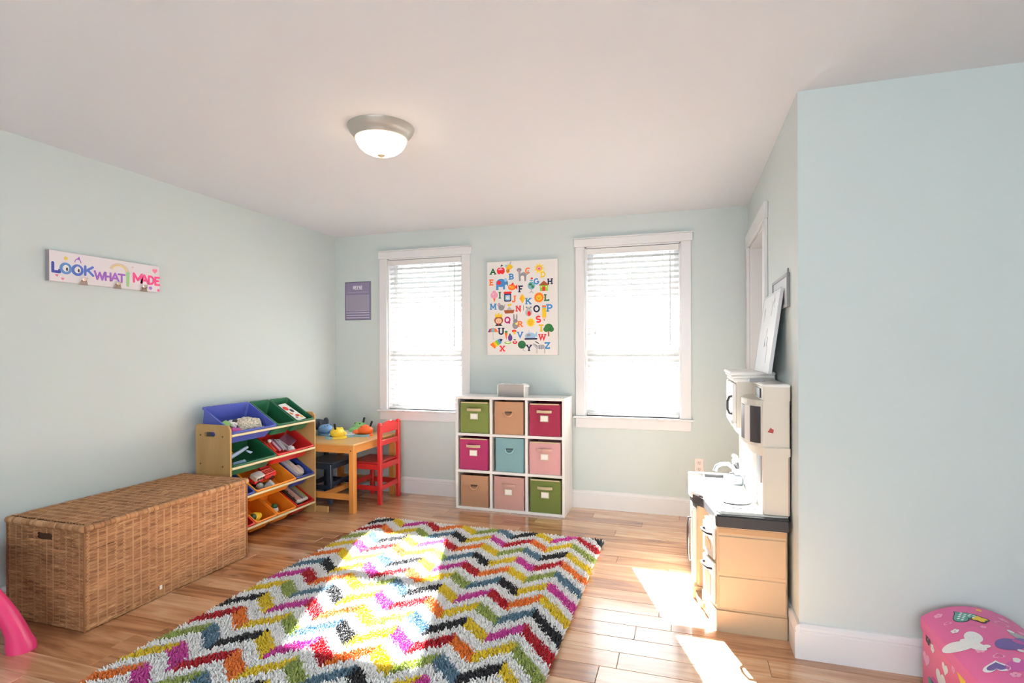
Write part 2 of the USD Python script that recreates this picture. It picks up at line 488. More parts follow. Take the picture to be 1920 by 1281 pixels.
def blind(o, label):
    x0, x1, z0, z1 = o[0] + .014, o[1] - .014, o[2], o[3] - .012
    b = thing("venetian_blind", label, "window blind", ((x0 + x1) / 2, 0.03, z0), "white blinds in the two windows")
    part(b, "valance", bx(x0, x1, -.002, .006, z1 - .052, z1 - .004, .002), slat_mat)
    part(b, "headrail", bx(x0, x1, .012, .058, z1 - .046, z1 - .004, .002), trim_white)
    tilt, n, pitch = math.radians(32), 29, 0.0452
    top = z1 - .078
    th = np.linspace(-1, 1, 7)
    for k in range(n):
        z = top - k * pitch
        if z < z0 + .038:
            break
        # a slightly crowned slat, outer edge raised
        loops = []
        for x in (x0 + .003, x1 - .003):
            up = [(.035 + .0245 * t * math.cos(tilt), z + .0245 * t * math.sin(tilt) + .0022 * (1 - t * t)) for t in th]
            dn = [(yy, zz - .0026) for yy, zz in up[::-1]]
            loops.append(np.array([[x, yy, zz] for yy, zz in up + dn]))
        part(b, "slat", loft(loops), slat_mat)
    part(b, "bottom_rail", bx(x0 + .002, x1 - .002, .012, .058, z0 + .004, z0 + .024, .003), slat_mat)
    for f in (.17, .5, .83):
        x = x0 + f * (x1 - x0)
        part(b, "ladder_cord", cat(*[tube([(x, yy, z0 + .01), (x, yy, z1 - .04)], .0011, 5) for yy in (.010, .060)]), cord_mat)
    xc = x0 + .07
    part(b, "pull_cord", cat(tube([(xc, .004, z1 - .05), (xc + .002, .003, 1.50)], .0014, 5), lathe([(.003, 1.46), (.007, 1.465), (.004, 1.50)], (xc + .002, .003, 0), 10)), cord_mat)
    xc = x1 - .07
    part(b, "tilt_wand", tube([(xc, .004, z1 - .05), (xc, .002, 1.36)], .004, 8), cord_mat)


blind(W1, "white slatted blind in the left window, behind the toy table")
blind(W2, "white slatted blind in the right window, beside the play kitchen")

# ================================================================ CUBE SHELF AND FABRIC BINS
SX, SW, SH, SD, ST = 1.416, 0.936, 0.944, 0.312, 0.022
SY0, SY1 = -0.022 - SD, -0.022
mel = M("white_laminate", (233, 232, 231), 0.35)
sh = thing("cube_shelf", "white nine-cube shelf full of fabric bins between the two windows", "shelf", (SX + SW / 2, (SY0 + SY1) / 2, 0))
for a in (SX, SX + SW - ST):
    part(sh, "side_panel", bx(a, a + ST, SY0, SY1, 0, SH - ST, .0015), mel)
part(sh, "top_panel", bx(SX, SX + SW, SY0, SY1, SH - ST, SH, .0015), mel)
part(sh, "bottom_panel", bx(SX + ST, SX + SW - ST, SY0, SY1, 0, ST, .0015), mel)
part(sh, "back_panel", bx(SX + ST, SX + SW - ST, SY1 - .006, SY1, ST, SH - ST), mel)
OW = (SW - 4 * ST) / 3
OH = (SH - 4 * ST) / 3
for k in (1, 2):
    z = k * (OH + ST)
    part(sh, "shelf_board", bx(SX + ST, SX + SW - ST, SY0, SY1 - .006, z, z + ST, .0015), mel)
    for r in range(3):
        x = SX + k * (OW + ST)
        zz = ST + r * (OH + ST)
        part(sh, "divider", bx(x, x + ST, SY0, SY1 - .006, zz, zz + OH, .0015), mel)
webbing = fabric("webbing", (186, 170, 140))
card = M("card_white", (238, 236, 230), 0.7)
BINC = {"green": (100, 112, 58), "tan": (163, 126, 99), "crimson": (134, 42, 66), "magenta": (146, 48, 90), "teal": (114, 150, 158), "pink": (192, 146, 148), "dusty": (182, 144, 138)}
GRID = [["green", "tan", "crimson"], ["magenta", "teal", "pink"], ["tan", "dusty", "green"]]
BL = {(0, 0): "olive green fabric bin, top left cube of the white shelf", (0, 1): "tan fabric bin with a loop pull, top middle cube of the white shelf",
      (0, 2): "dark crimson fabric bin, top right cube of the white shelf", (1, 0): "magenta fabric bin in the left cube of the middle row",
      (1, 1): "teal fabric bin in the centre cube of the white shelf", (1, 2): "pink fabric bin in the right cube of the middle row",
      (2, 0): "tan fabric bin in the bottom left cube, beside the red chair", (2, 1): "dusty pink fabric bin, bottom middle cube of the white shelf",
      (2, 2): "olive green fabric bin, bottom right cube of the white shelf"}
LOOSE = {(0, 0): (.008, -.022), (0, 1): (0, -.012), (0, 2): (-.005, -.02), (1, 0): (-.006, -.018), (1, 1): (.012, -.004), (1, 2): (-.004, -.02), (2, 0): (.004, -.02), (2, 1): (-.002, -.014), (2, 2): (.003, -.016)}
for r in range(3):
    for c in range(3):
        col = GRID[r][c]
        fm = fabric("bin_" + col, BINC[col])
        xc = SX + ST + c * (OW + ST) + OW / 2 + LOOSE[(r, c)][0] * .5
        z0 = ST + (2 - r) * (OH + ST)
        w = OW - (.030 if col in ("tan", "teal") else .020)
        h = OH + LOOSE[(r, c)][1] - .004
        d = SD - .03
        y0 = SY0 + .010 + (.008 if col == "teal" else 0)
        b = thing("fabric_bin", BL[(r, c)], "storage bin", (xc, y0 + d / 2, z0), "fabric bins in the cube shelf")
        # open box of stiffened cloth, front bulging a little
        def loop(s, z, bulge, inset=0):
            p = rr(w * s - 2 * inset, d - 2 * inset, .012)
            p = np.concatenate([np.stack([np.interp(np.linspace(0, len(p), 49)[:-1], np.arange(len(p) + 1), np.append(p[:, k], p[0, k])) for k in (0, 1)], 1)])
            yy = p[:, 1] - bulge * np.where(p[:, 1] < 0, 1 - (2 * p[:, 0] / w) ** 2, 0)
            return np.stack([xc + p[:, 0], y0 + d / 2 + yy, np.full(len(p), z)], 1)
        body = loft([loop(1, z0 + .02, 0, .004), loop(.985, z0 + .012, 0, .006), loop(.985, z0 + .001, 0), loop(.995, z0 + h * .4, .005), loop(1, z0 + h - .022, .004)], cap0=False)
        body = loft([loop(.99, z0 + .001, 0), loop(1, z0 + h * .35, .004), loop(1, z0 + h * .7, .005), loop(.995, z0 + h, .004), loop(.995, z0 + h, .004, .004), loop(.985, z0 + .006, 0, .004)])
        part(b, "bin_body", body, fm, smooth=40)
        yf = y0 - .0065
        zc = z0 + h * .76
        if col in ("tan", "teal"):
            zc = z0 + h * .64
            part(b, "loop_handle", tube([(xc + .036 * math.cos(a), yf - .004 - .012 * abs(math.sin(a)), zc + .010 - .030 * math.sin(a) * 1.0) for a in np.linspace(0, math.pi, 12)], .0085, 8), fabric('pull_' + col, tuple(min(255, int(v * 1.08)) for v in BINC[col])), smooth=60)
            part(b, "handle_slot", bx(xc - .030, xc + .030, yf - .0015, yf + .004, zc + .004, zc + .018, .001), M("slot_dark_" + col, tuple(int(v * .45) for v in BINC[col]), .9))
        else:
            hw = .062
            pts = np.linspace(-1, 1, 13)
            lo = []
            for t in pts:
                x, yy = xc + hw * t, yf - .003 - .016 * (1 - t * t)
                lo.append(np.array([[x, yy, zc - .011], [x, yy - .003, zc - .011], [x, yy - .003, zc + .011], [x, yy, zc + .011]]))
            part(b, "strap_handle", loft(lo), webbing if col not in ("pink", "dusty") else fabric("webbing_pink", (186, 150, 140)), smooth=40)
            zl = z0 + h * .545
            part(b, "label_frame", place(frame(-.034, .034, -.026, .026, .006, -.003, .001), (xc, yf - .001, zl), (1, 0, 0), (0, 1, 0), (0, 0, 1)), M("label_frame", (186, 182, 160), .35, metal=.4))
            part(b, "label_card", bx(xc - .029, xc + .029, yf - .0022, yf + .002, zl - .021, zl + .021), card)
            part(b, "binding", bx(xc - w / 2 + .012, xc + w / 2 - .012, yf - .0005, yf + .006, z0 + h - .009, z0 + h + .0015, .001), webbing if col != "dusty" else fm)

# the small box on the shelf
bxs = thing("tissue_box", "small white and grey paper box standing on top of the cube shelf", "box", (1.89, -0.2, SH))
part(bxs, "box_side", cat(bx(1.768, 1.776, -.27, -.15, SH, SH + .098, .001), bx(1.996, 2.004, -.27, -.15, SH, SH + .098, .001), bx(1.776, 1.996, -.158, -.15, SH, SH + .098, .001), bx(1.776, 1.996, -.27, -.15, SH, SH + .004)), card)
part(bxs, "box_front", bx(1.776, 1.996, -.270, -.264, SH, SH + .098, .001), M("box_grey", (150, 147, 146), .7), label="grey printed front")
part(bxs, "tissue", cat(*[blob((1.80 + .06 * k, -.215, SH + .088), (.045, .045, .018), k, .3) for k in range(4)]), M("tissue_white", (240, 240, 240), .9), smooth=60)

# ================================================================ WALL OUTLET
ou = thing("power_outlet", "white two-socket power outlet on the far wall under the right window", "outlet", (3.366, 0, 0.404))
part(ou, "cover_plate", bx(3.331, 3.402, -.006, 0, .342, .466, .003), M("outlet_white", (238, 230, 226), .35))
for zc in (.378, .430):
    part(ou, "socket", place(prism(Polygon(rr(.034, .030, .010)), .003), (3.366, -.006, zc), (1, 0, 0), (0, 0, 1), (0, -1, 0)), M("outlet_face", (228, 220, 216), .4))
    part(ou, "slots", cat(bx(3.358, 3.3605, -.0095, -.008, zc - .001, zc + .009), bx(3.3715, 3.374, -.0095, -.008, zc, zc + .008), bx(3.364, 3.368, -.0095, -.008, zc - .011, zc - .006)), M("slot_dark", (70, 66, 64), .6))

# ================================================================ NAME PRINT ON FAR WALL
GL = {}


def arc(cx, cy, rx, ry, a0, a1, n=14):
    return [(cx + rx * math.cos(math.radians(a)), cy + ry * math.sin(math.radians(a))) for a in np.linspace(a0, a1, n)]


# strokes in a box 0..w by 0..1, then places of slab serifs (x, y)
GL = {
    "A": (.9, [[(0.02, 0), (.45, 1), (.88, 0)], [(.2, .34), (.7, .34)]], [(.04, 0), (.86, 0)]),
    "B": (.8, [[(.12, 0), (.12, 1), (.4, 1)] + arc(.42, .76, .26, .24, 90, -90) + [(.12, .52)], [(.4, .52)] + arc(.44, .26, .29, .26, 90, -90) + [(.12, 0)]], [(.1, 0), (.1, 1)]),
    "C": (.85, [arc(.45, .5, .38, .5, 45, 315, 22)], []),
    "D": (.85, [[(.12, 0), (.12, 1), (.36, 1)] + arc(.36, .5, .40, .5, 90, -90, 18) + [(.12, 0)]], [(.1, 0), (.1, 1)]),
    "E": (.75, [[(.68, 0), (.12, 0), (.12, 1), (.66, 1)], [(.12, .52), (.55, .52)]], [(.1, 0), (.1, 1)]),
    "F": (.72, [[(.12, 0), (.12, 1), (.68, 1)], [(.12, .5), (.55, .5)]], [(.12, 0), (.1, 1)]),
    "G": (.9, [arc(.46, .5, .39, .5, 50, 330, 22) + [(.8, .45), (.52, .45)]], []),
    "H": (.9, [[(.12, 0), (.12, 1)], [(.78, 0), (.78, 1)], [(.12, .5), (.78, .5)]], [(.12, 0), (.12, 1), (.78, 0), (.78, 1)]),
    "I": (.4, [[(.2, 0), (.2, 1)]], [(.2, 0), (.2, 1)]),
    "J": (.65, [[(.46, 1), (.46, .25)] + arc(.26, .25, .2, .25, 0, -170)], [(.46, 1)]),
    "K": (.9, [[(.12, 0), (.12, 1)], [(.78, 1), (.14, .42)], [(.34, .58), (.82, 0)]], [(.12, 0), (.12, 1), (.78, 1), (.8, 0)]),
    "L": (.72, [[(.12, 1), (.12, 0), (.66, 0), (.66, .2)]], [(.12, 1), (.1, 0)]),
    "M": (1.1, [[(.14, 0), (.14, 1), (.55, .25), (.96, 1), (.96, 0)]], [(.14, 0), (.14, 1), (.96, 0), (.96, 1)]),
    "N": (.95, [[(.14, 0), (.14, 1), (.8, 0), (.8, 1)]], [(.14, 0), (.14, 1), (.8, 1)]),
    "O": (.9, [arc(.45, .5, .38, .5, 0, 360, 28)], []),
    "P": (.78, [[(.12, 0), (.12, 1), (.4, 1)] + arc(.42, .73, .28, .27, 90, -90) + [(.12, .46)]], [(.12, 0), (.1, 1)]),
    "Q": (.9, [arc(.45, .5, .38, .5, 0, 360, 28), [(.5, .25), (.85, -.12)]], []),
    "R": (.85, [[(.12, 0), (.12, 1), (.4, 1)] + arc(.42, .74, .27, .26, 90, -90) + [(.12, .48)], [(.4, .48), (.76, 0)]], [(.12, 0), (.1, 1), (.76, 0)]),
    "S": (.75, [arc(.37, .74, .28, .26, 30, 270, 14) + arc(.37, .25, .3, .25, 90, -150, 14)], []),
    "T": (.8, [[(.4, 0), (.4, 1)], [(.04, 1), (.76, 1)]], [(.4, 0)]),
    "U": (.9, [[(.14, 1), (.14, .34)] + arc(.45, .34, .31, .34, 180, 360) + [(.76, 1)]], [(.14, 1), (.76, 1)]),
    "V": (.9, [[(.06, 1), (.45, 0), (.84, 1)]], [(.08, 1), (.82, 1)]),
    "W": (1.25, [[(.06, 1), (.34, 0), (.62, .9), (.9, 0), (1.18, 1)]], [(.08, 1), (.62, 1), (1.16, 1)]),
    "X": (.9, [[(.08, 0), (.82, 1)], [(.08, 1), (.82, 0)]], [(.1, 0), (.8, 0), (.1, 1), (.8, 1)]),
    "Y": (.9, [[(.06, 1), (.45, .45), (.84, 1)], [(.45, .45), (.45, 0)]], [(.08, 1), (.82, 1), (.45, 0)]),
    "Z": (.8, [[(.08, .82), (.08, 1), (.72, 1), (.08, 0), (.74, 0), (.74, .2)]], []),
}


def glyph(ch, h, weight=.2, serif=True, cap="flat", xs=1.0):
    """the letter as a flat shape, capitals h tall, its width along x from 0"""
    w, strokes, ser = GL[ch]
    g = [LineString([(x * xs, y * (1 - weight) + weight / 2) for x, y in s]).buffer(weight / 2, cap_style={"flat": 2, "round": 1}[cap], join_style=2 if cap == "flat" else 1, mitre_limit=2.5) for s in strokes]
    if serif:
        g += [sbox(x * xs - .2, 0 if y == 0 else 1 - .15, x * xs + .2, .15 if y == 0 else 1) for x, y in ser]
    u = unary_union(g)
    if serif:
        u = u.intersection(sbox(-1, -.2, 3, 1))
    return affinity.scale(u, h, h, origin=(0, 0)), w * h * xs


def on_far(poly, x, z, y, t=.0006):
    """a flat shape drawn in x and z, laid on a face at depth y looking into the room"""
    return place(prism(poly, t), (x, y, z), (1, 0, 0), (0, 0, 1), (0, -1, 0))


npx0, npx1, npz0, npz1 = .115, .400, 1.625, 1.993
npr = thing("name_print", "small purple printed name card with white lettering on far wall left of the window", "wall print", ((npx0 + npx1) / 2, 0, npz0))
part(npr, "card_sheet", bx(npx0, npx1, -.007, -.001, npz0, npz1, .001), M("print_purple_dark", (112, 106, 132), .55))
part(npr, "card_panel", cat(bx(npx0 + .014, npx1 - .014, -.0078, -.006, npz1 - .118, npz1 - .012), ), M("print_purple", (130, 121, 154), .55), label="purple heading panel")
part(npr, "card_panel", cat(bx(npx0 + .014, npx1 - .014, -.0078, -.006, npz0 + .086, npz1 - .124), ), M("print_lilac", (148, 144, 164), .55), label="grey lilac middle panel")
x = npx0 + .092
for ch in "REESE":
    g, w = glyph(ch, .036, .2, False, xs=.62)
    part(npr, "letter", on_far(g, x, npz1 - .075, -.0078), M("print_white", (226, 224, 232), .6))
    x += .0215
txt = M("print_text", (176, 170, 194), .6)
for z, spans in ((.088, [(.05, .235)]), (.310 - .02, [(.03, .255)]), (.070, [(.016, .27)]), (.046, [(.016, .27)]), (.022, [(.016, .27)])):
    zz = npz0 + (z if z < .2 else .268)
    hh = .004 if z > .08 else .012
    part(npr, "text_line", cat(*[bx(npx0 + a, npx0 + b, -.0082, -.0076, zz - hh / 2, zz + hh / 2) for a, b in spans]), txt)
"""#PRINT"""

# ================================================================ SHAG RUG
RX0, RX1, RY0, RY1 = 0.990, 2.732, -3.28, -0.835
rug = thing("shag_rug", "shaggy white area rug with multicoloured zigzag stripes in the middle of the floor", "rug", ((RX0 + RX1) / 2, (RY0 + RY1) / 2, 0))
part(rug, "backing", bx(RX0 + .012, RX1 - .012, RY0 + .012, RY1 - .012, 0.0, .009, .002), M("rug_backing", (188, 184, 176), .95))
CYCLE = ["red", "orange", "yellow", "green", "blue", "black", "yellow", "magenta"]
PILE = {"white": (247, 246, 244), "red": (182, 18, 34), "orange": (232, 122, 44), "yellow": (230, 200, 44), "green": (154, 168, 84), "blue": (92, 126, 146), "black": (38, 38, 42), "magenta": (204, 64, 156)}


def rug_colour(x, y):
    """which of the stripes' colours lies at x, y: zigzag rows, one colour to each leg, every row shifted along the cycle by three"""
    leg = np.floor((x - 0.982) / 0.1418).astype(int)
    leg = np.clip(leg, 0, 11)
    t = (x - 0.982) - leg * 0.1418
    zz = np.where(leg % 2 == 0, t / 0.1418 * 0.13, 0.13 - t / 0.1418 * 0.13)
    zz = np.where(leg == 11, 0.13 - t * 1.28, zz)
    pitch = 0.1735 - (x - 1.0) / 1.735 * 0.012
    v = (-0.966 + zz - y) / pitch
    k = np.round(v).astype(int)
    on = np.abs(v - k) < 0.262
    c = np.mod(5 + 3 * k + leg, 8)
    odd = (k == 12) & (leg == 1)
    names = np.array(CYCLE)[c]
    names = np.where(odd, "magenta", names)
    return np.where(on, names, "white")


def shag(n_side=0.0077):
    xs = np.arange(RX0 + .006, RX1 - .004, n_side)
    ys = np.arange(RY0 + .006, RY1 - .004, n_side)
    X, Y = np.meshgrid(xs, ys)
    X, Y = X.ravel(), Y.ravel()
    X = X + rng.uniform(-.5, .5, len(X)) * n_side
    Y = Y + rng.uniform(-.5, .5, len(Y)) * n_side
    n = len(X)
    wob = np.stack([X, Y, np.zeros(n)], 1)
    cx = X + .010 * (meshkit.noise(wob * 45, 3) - .5)
    cy = Y + .010 * (meshkit.noise(wob * 45, 4) - .5)
    col = rug_colour(cx, cy)
    hgt = .019 + .009 * rng.random(n) + .004 * meshkit.noise(wob * 18, 9)
    rad = .0041 + .0018 * rng.random(n)
    ang, lean = rng.uniform(0, 2 * np.pi, n), rng.uniform(.1, 1.0, n) * .48
    bend = rng.uniform(0, 2 * np.pi, n)
    base = np.stack([X, Y, np.full(n, .006)], 1)
    d1 = np.stack([np.cos(ang) * lean, np.sin(ang) * lean, np.ones(n)], 1)
    # spill over the edges
    edge = np.minimum.reduce([X - RX0, RX1 - X, Y - RY0, RY1 - Y])
    out = np.stack([np.where(X - RX0 < .02, -1, np.where(RX1 - X < .02, 1, 0)), np.where(Y - RY0 < .02, -1, np.where(RY1 - Y < .02, 1, 0)), np.zeros(n)], 1)
    d1 += out * np.clip(.02 - edge, 0, .02)[:, None] * 30
    mid = base + d1 / np.linalg.norm(d1, axis=1)[:, None] * (hgt * .55)[:, None]
    d2 = d1 + np.stack([np.cos(bend), np.sin(bend), np.full(n, -.2)], 1) * .6
    d2[:, 2] = np.maximum(d2[:, 2], .02)
    tip = mid + d2 / np.linalg.norm(d2, axis=1)[:, None] * (hgt * .6)[:, None]
    th = np.arange(3) * 2 * np.pi / 3
    ring = np.stack([np.cos(th), np.sin(th), np.zeros(3)], 1)
    A = base[:, None] + ring * rad[:, None, None] * .8
    B = mid[:, None] + ring * rad[:, None, None] * 1.15
    Cc = tip[:, None] + ring * rad[:, None, None] * .55 + np.array([0, 0, 1e-4])
    V = np.concatenate([A, B, Cc], 1)                      # n x 9
    F = []
    for j in range(3):
        q = (j + 1) % 3
        F += [[j, q, 3 + q], [j, 3 + q, 3 + j], [3 + j, 3 + q, 6 + q], [3 + j, 6 + q, 6 + j]]
    F += [[6, 7, 8]]
    return V, np.array(F), col


SV, SF, SCOL = shag()
for cname, rgb in PILE.items():
    sel = np.nonzero(SCOL == cname)[0]
    V = SV[sel].reshape(-1, 3)
    F = (SF[None] + (np.arange(len(sel)) * 9)[:, None, None]).reshape(-1, 3)
    part(rug, "pile", (V, F), M("yarn_" + cname, rgb, .85, .25, sheen=.2), label=f"{cname} shag pile", kind="stuff", smooth=True)

# ================================================================ WICKER CHEST
CX0, CX1, CY0, CY1, CH = 0.022, 0.565, -2.742, -1.735, 0.508
wick = M("wicker", (176, 128, 82), .62, .35, tint=True)
chest = thing("wicker_chest", "long woven wicker chest with a flat lid against the left wall", "chest", ((CX0 + CX1) / 2, (CY0 + CY1) / 2, 0))
WC = np.array([lin((188, 144, 102)), lin((168, 122, 82)), lin((150, 104, 68)), lin((204, 164, 124)), lin((120, 80, 52))])


def weave(w, h, o, eu, ev, en, seed, pitch=.0082, stake=.044, depth=.0034, hole=None, flat=False):
    """a woven panel: strands along eu passing over and under stakes along ev"""
    r = np.random.default_rng(seed)
    nu, nv = int(w / .0060), int(h / .0019)
    U, Vv = np.meshgrid(np.linspace(0, w, nu), np.linspace(0, h, nv))
    wv = .004 * (meshkit.noise(np.stack([U * 7, Vv * 4, U * 0], -1), seed) - .5) * 3
    vv = Vv + wv * np.clip(np.minimum(Vv, h - Vv) / .03, 0, 1)
    row = np.floor(vv / pitch).astype(int)
    st = U / stake
    ph = np.cos(np.pi * (st + row % 2))
    prof_ = np.sqrt(np.clip(1 - ((vv / pitch - row) * 2 - 1) ** 2, 0, 1))
    Z = depth * (.55 * ph + .9 * prof_)
    near = np.abs(st - .5 - np.floor(st)) * stake
    stk = near < .0040
    under = ph * 0
    # stakes show in the gaps between rows and where the strand runs below
    jig = r.random((row.max() + 3, int(w / stake / 2.2) + 3))
    seg = np.floor(st / 2.2 + jig[row, 0] * 3).astype(int)
    tone = r.random((row.max() + 3, seg.max() + 2))[row, seg]
    tone = .42 + .5 * (tone - .5) + .65 * (meshkit.noise(np.stack([U * 28, Vv * 190, U * 0 + 3], -1), seed) - .5)
    c = np.stack([np.interp(tone, [0, .25, .6, .85, 1], WC[[4, 2, 1, 0, 3], k]) for k in range(3)], -1)
    big = meshkit.fbm(np.stack([U * 5, Vv * 9, U * 0 + seed], -1), 3, seed)
    c = c * (.80 + .45 * big)[..., None]
    sp = stk & (ph < .1)
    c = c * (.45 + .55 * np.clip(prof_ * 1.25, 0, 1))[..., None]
    c = np.where(sp[..., None], np.array(lin((190, 146, 104))) * .95, c)
    Z = np.where(sp, depth * 1.1, Z)
    P = np.array(o) + U[..., None] * np.array(eu) + Vv[..., None] * np.array(ev) + Z[..., None] * np.array(en)
    idx = np.arange(nu * nv).reshape(nv, nu)
    a, b, cc, d = idx[:-1, :-1], idx[:-1, 1:], idx[1:, 1:], idx[1:, :-1]
    keep = np.ones(a.shape, bool)
    if hole:
        cu, cv = U[:-1, :-1], Vv[:-1, :-1]
        for hu0, hu1, hv0, hv1 in hole:
            keep &= ~((cu > hu0) & (cu < hu1) & (cv > hv0) & (cv < hv1))
    F = np.concatenate([np.stack([a[keep], b[keep], cc[keep]], 1), np.stack([a[keep], cc[keep], d[keep]], 1)])
    if np.dot(np.cross(eu, ev), en) < 0:
        F = F[:, ::-1]
    return trimesh.Trimesh(P.reshape(-1, 3), F, process=False), c.reshape(-1, 3)


WH = CH - .036
i = .006
m, c = weave(CY1 - CY0, WH, (CX1 - i, CY0, 0.002), (0, 1, 0), (0, 0, 1), (1, 0, 0), 1, hole=[(.06, .10, .375, .380), (.105, .140, .377, .382), (.52, .545, .035, .040), (.56, .59, .037, .042)])
part(chest, "front_panel", m, wick, tint=c, smooth=True)
m, c = weave(CX1 - CX0, WH, (CX0, CY0 + i, 0.002), (1, 0, 0), (0, 0, 1), (0, -1, 0), 2, hole=[(.225, .320, WH - .058, WH - .030)])
part(chest, "end_panel", m, wick, tint=c, smooth=True)
m, c = weave(CX1 - CX0, WH, (CX0, CY1 - i, 0.002), (1, 0, 0), (0, 0, 1), (0, 1, 0), 3, pitch=.02, stake=.08)
part(chest, "end_panel", m, wick, tint=c, smooth=True)
part(chest, "liner", cat(bx(CX0 + .012, CX1 - .014, CY0 + .012, CY0 + .018, .004, WH), bx(CX1 - .020, CX1 - .014, CY0 + .012, CY1 - .012, .004, WH), bx(CX0 + .006, CX0 + .012, CY0 + .012, CY1 - .012, .002, WH), bx(CX0 + .012, CX1 - .014, CY1 - .018, CY1 - .012, .004, WH), bx(CX0 + .006, CX1 - .014, CY0 + .012, CY1 - .012, .002, .008)), M("wicker_inside", (74, 48, 30), .8))
lid_top, c = weave(CY1 - CY0 - .03, CX1 - CX0 - .02, (CX0 + .010, CY0 + .015, CH - .006), (0, 1, 0), (1, 0, 0), (0, 0, 1), 4, pitch=.0105, stake=.045)
lid = part(chest, "lid", lid_top, wick, tint=c, smooth=True)
core = part(chest, "lid_core", bx(CX0 + .004, CX1 - .002, CY0 + .004, CY1 - .004, CH - .032, CH - .010, .002), M("wicker_core", (150, 106, 66), .7))


def wrapped_rim(p0, p1, seed):
    """a rim pole wrapped in flat cane: short bands of slightly different tone"""
    r = np.random.default_rng(seed)
    p0, p1 = np.array(p0, float), np.array(p1, float)
    L = np.linalg.norm(p1 - p0); e = (p1 - p0) / L
    ms, cs, s = [], [], 0
    while s < L:
        q = min(s + r.uniform(.010, .034), L)
        rad = .0165 + r.uniform(-.0012, .0012)
        t = tube([p0 + e * (s + .0006), p0 + e * (s + .002), p0 + e * max(q - .002, s + .003), p0 + e * (q + .0004)], [rad - .0015, rad, rad, rad - .0015], 10)
        ms.append(t); cs.append(np.tile((.45 * WC[r.integers(0, 5)] + .55 * WC[1]) * r.uniform(.9, 1.08), (len(t.vertices), 1)))
        s = q
    return cat(ms), np.vstack(cs)


zr = CH - .0185
for k, (a, b) in enumerate((((CX1, CY0, zr), (CX1, CY1, zr)), ((CX0 + .012, CY0, zr), (CX1, CY0, zr)), ((CX0 + .018, CY0, zr), (CX0 + .018, CY1, zr)), ((CX0 + .012, CY1, zr), (CX1, CY1, zr)))):
    m, c = wrapped_rim(a, b, 20 + k)
    part(chest, "lid_rim", m, wick, tint=c, smooth=True)
tone0 = WC[1]
for k, (x, yy) in enumerate(((CX1 - .002, CY0 + .002), (CX1 - .002, CY1 - .002), (CX0 + .004, CY0 + .002))):
    part(chest, "corner_cane", tube([(x, yy, 0.0), (x, yy, WH)], .0045, 8), wick, tint=WC[2] * .8)
part(chest, "tag", bx(CX1 + .001, CX1 + .004, -2.356, -2.342, .045, .066), card, label="small white tag")

# ================================================================ TOY ORGANIZER RACK
SHIFT[:] = (.046, -.051, 0)
KY0, KY1, KX = -1.610, -0.715, 0.306
maple = wood("rack_board", (186, 152, 100), (170, 134, 84), "z", .5, .45)
edgew = wood("rack_edge", (206, 158, 118), (188, 138, 98), "z", 1, .5)
rack = thing("toy_organizer", "wooden toy organizer rack with four tilted tiers of bins by left wall", "storage rack", (.16, (KY0 + KY1) / 2, 0))
pl = Polygon([(.012, 0.0), (KX - .002, 0.0), (KX, .02), (KX, .80), (KX - .022, .826), (.03, .830), (.012, .815)])
slot = LineString([(.105, .762), (.165, .762)]).buffer(.0165)
pl = pl.difference(slot)
for yy in (KY0, KY1 - .016):
    part(rack, "side_panel", place(prism(pl, .016), (0, yy + .016, 0), (1, 0, 0), (0, 0, 1), (0, -1, 0)), maple)
    part(rack, "foot", bx(.02, KX + .115, yy + (-.017 if yy == KY0 else .017), yy + (-.0005 if yy == KY0 else .034), 0, .052, .004), maple)
screw = M("screw_dark", (96, 74, 48), .5, metal=.5)
for x_, z_ in ((.055, .755), (.245, .750), (.055, .56), (.245, .548)):
    part(rack, "screw", lathe([(.006, 0), (.006, .0012), (.0035, .002)], n=12).apply_transform(trimesh.transformations.rotation_matrix(math.pi / 2, [1, 0, 0])).apply_translation([x_, KY0, z_]), screw)
DZ = [.757, .533, .310, .087]
dow = M("dowel_cream", (228, 214, 172), .45)
TH = math.radians(32)
for z in DZ:
    part(rack, "dowel", tube([(.3045, KY0 + .016, z - .002), (.3045, KY1 - .016, z - .002)], .0095, 10), dow, smooth=60)
    part(rack, "rail", tube([(.0545, KY0 + .016, z + .0205), (.0545, KY1 - .016, z + .0205)], .008, 8), dow, smooth=60)
BV, BN = np.array([-math.cos(TH), 0, math.sin(TH)]), np.array([math.sin(TH), 0, math.cos(TH)])
BLEN, BDEP = .318, .118
CELL = (KY1 - KY0 - .036) / 4
BCOL = {"blue": (72, 86, 172), "green": (28, 92, 62), "red": (196, 38, 34), "orange": (236, 138, 38), "yellow": (240, 150, 40), "navy": (48, 66, 140)}


def bin_frame(row, y0, y1):
    """centre of a bin's mouth, and its width"""
    c = np.array([.312, (y0 + y1) / 2, DZ[row] + .017]) + BV * (BLEN / 2)
    return c, (y1 - y0) - .006


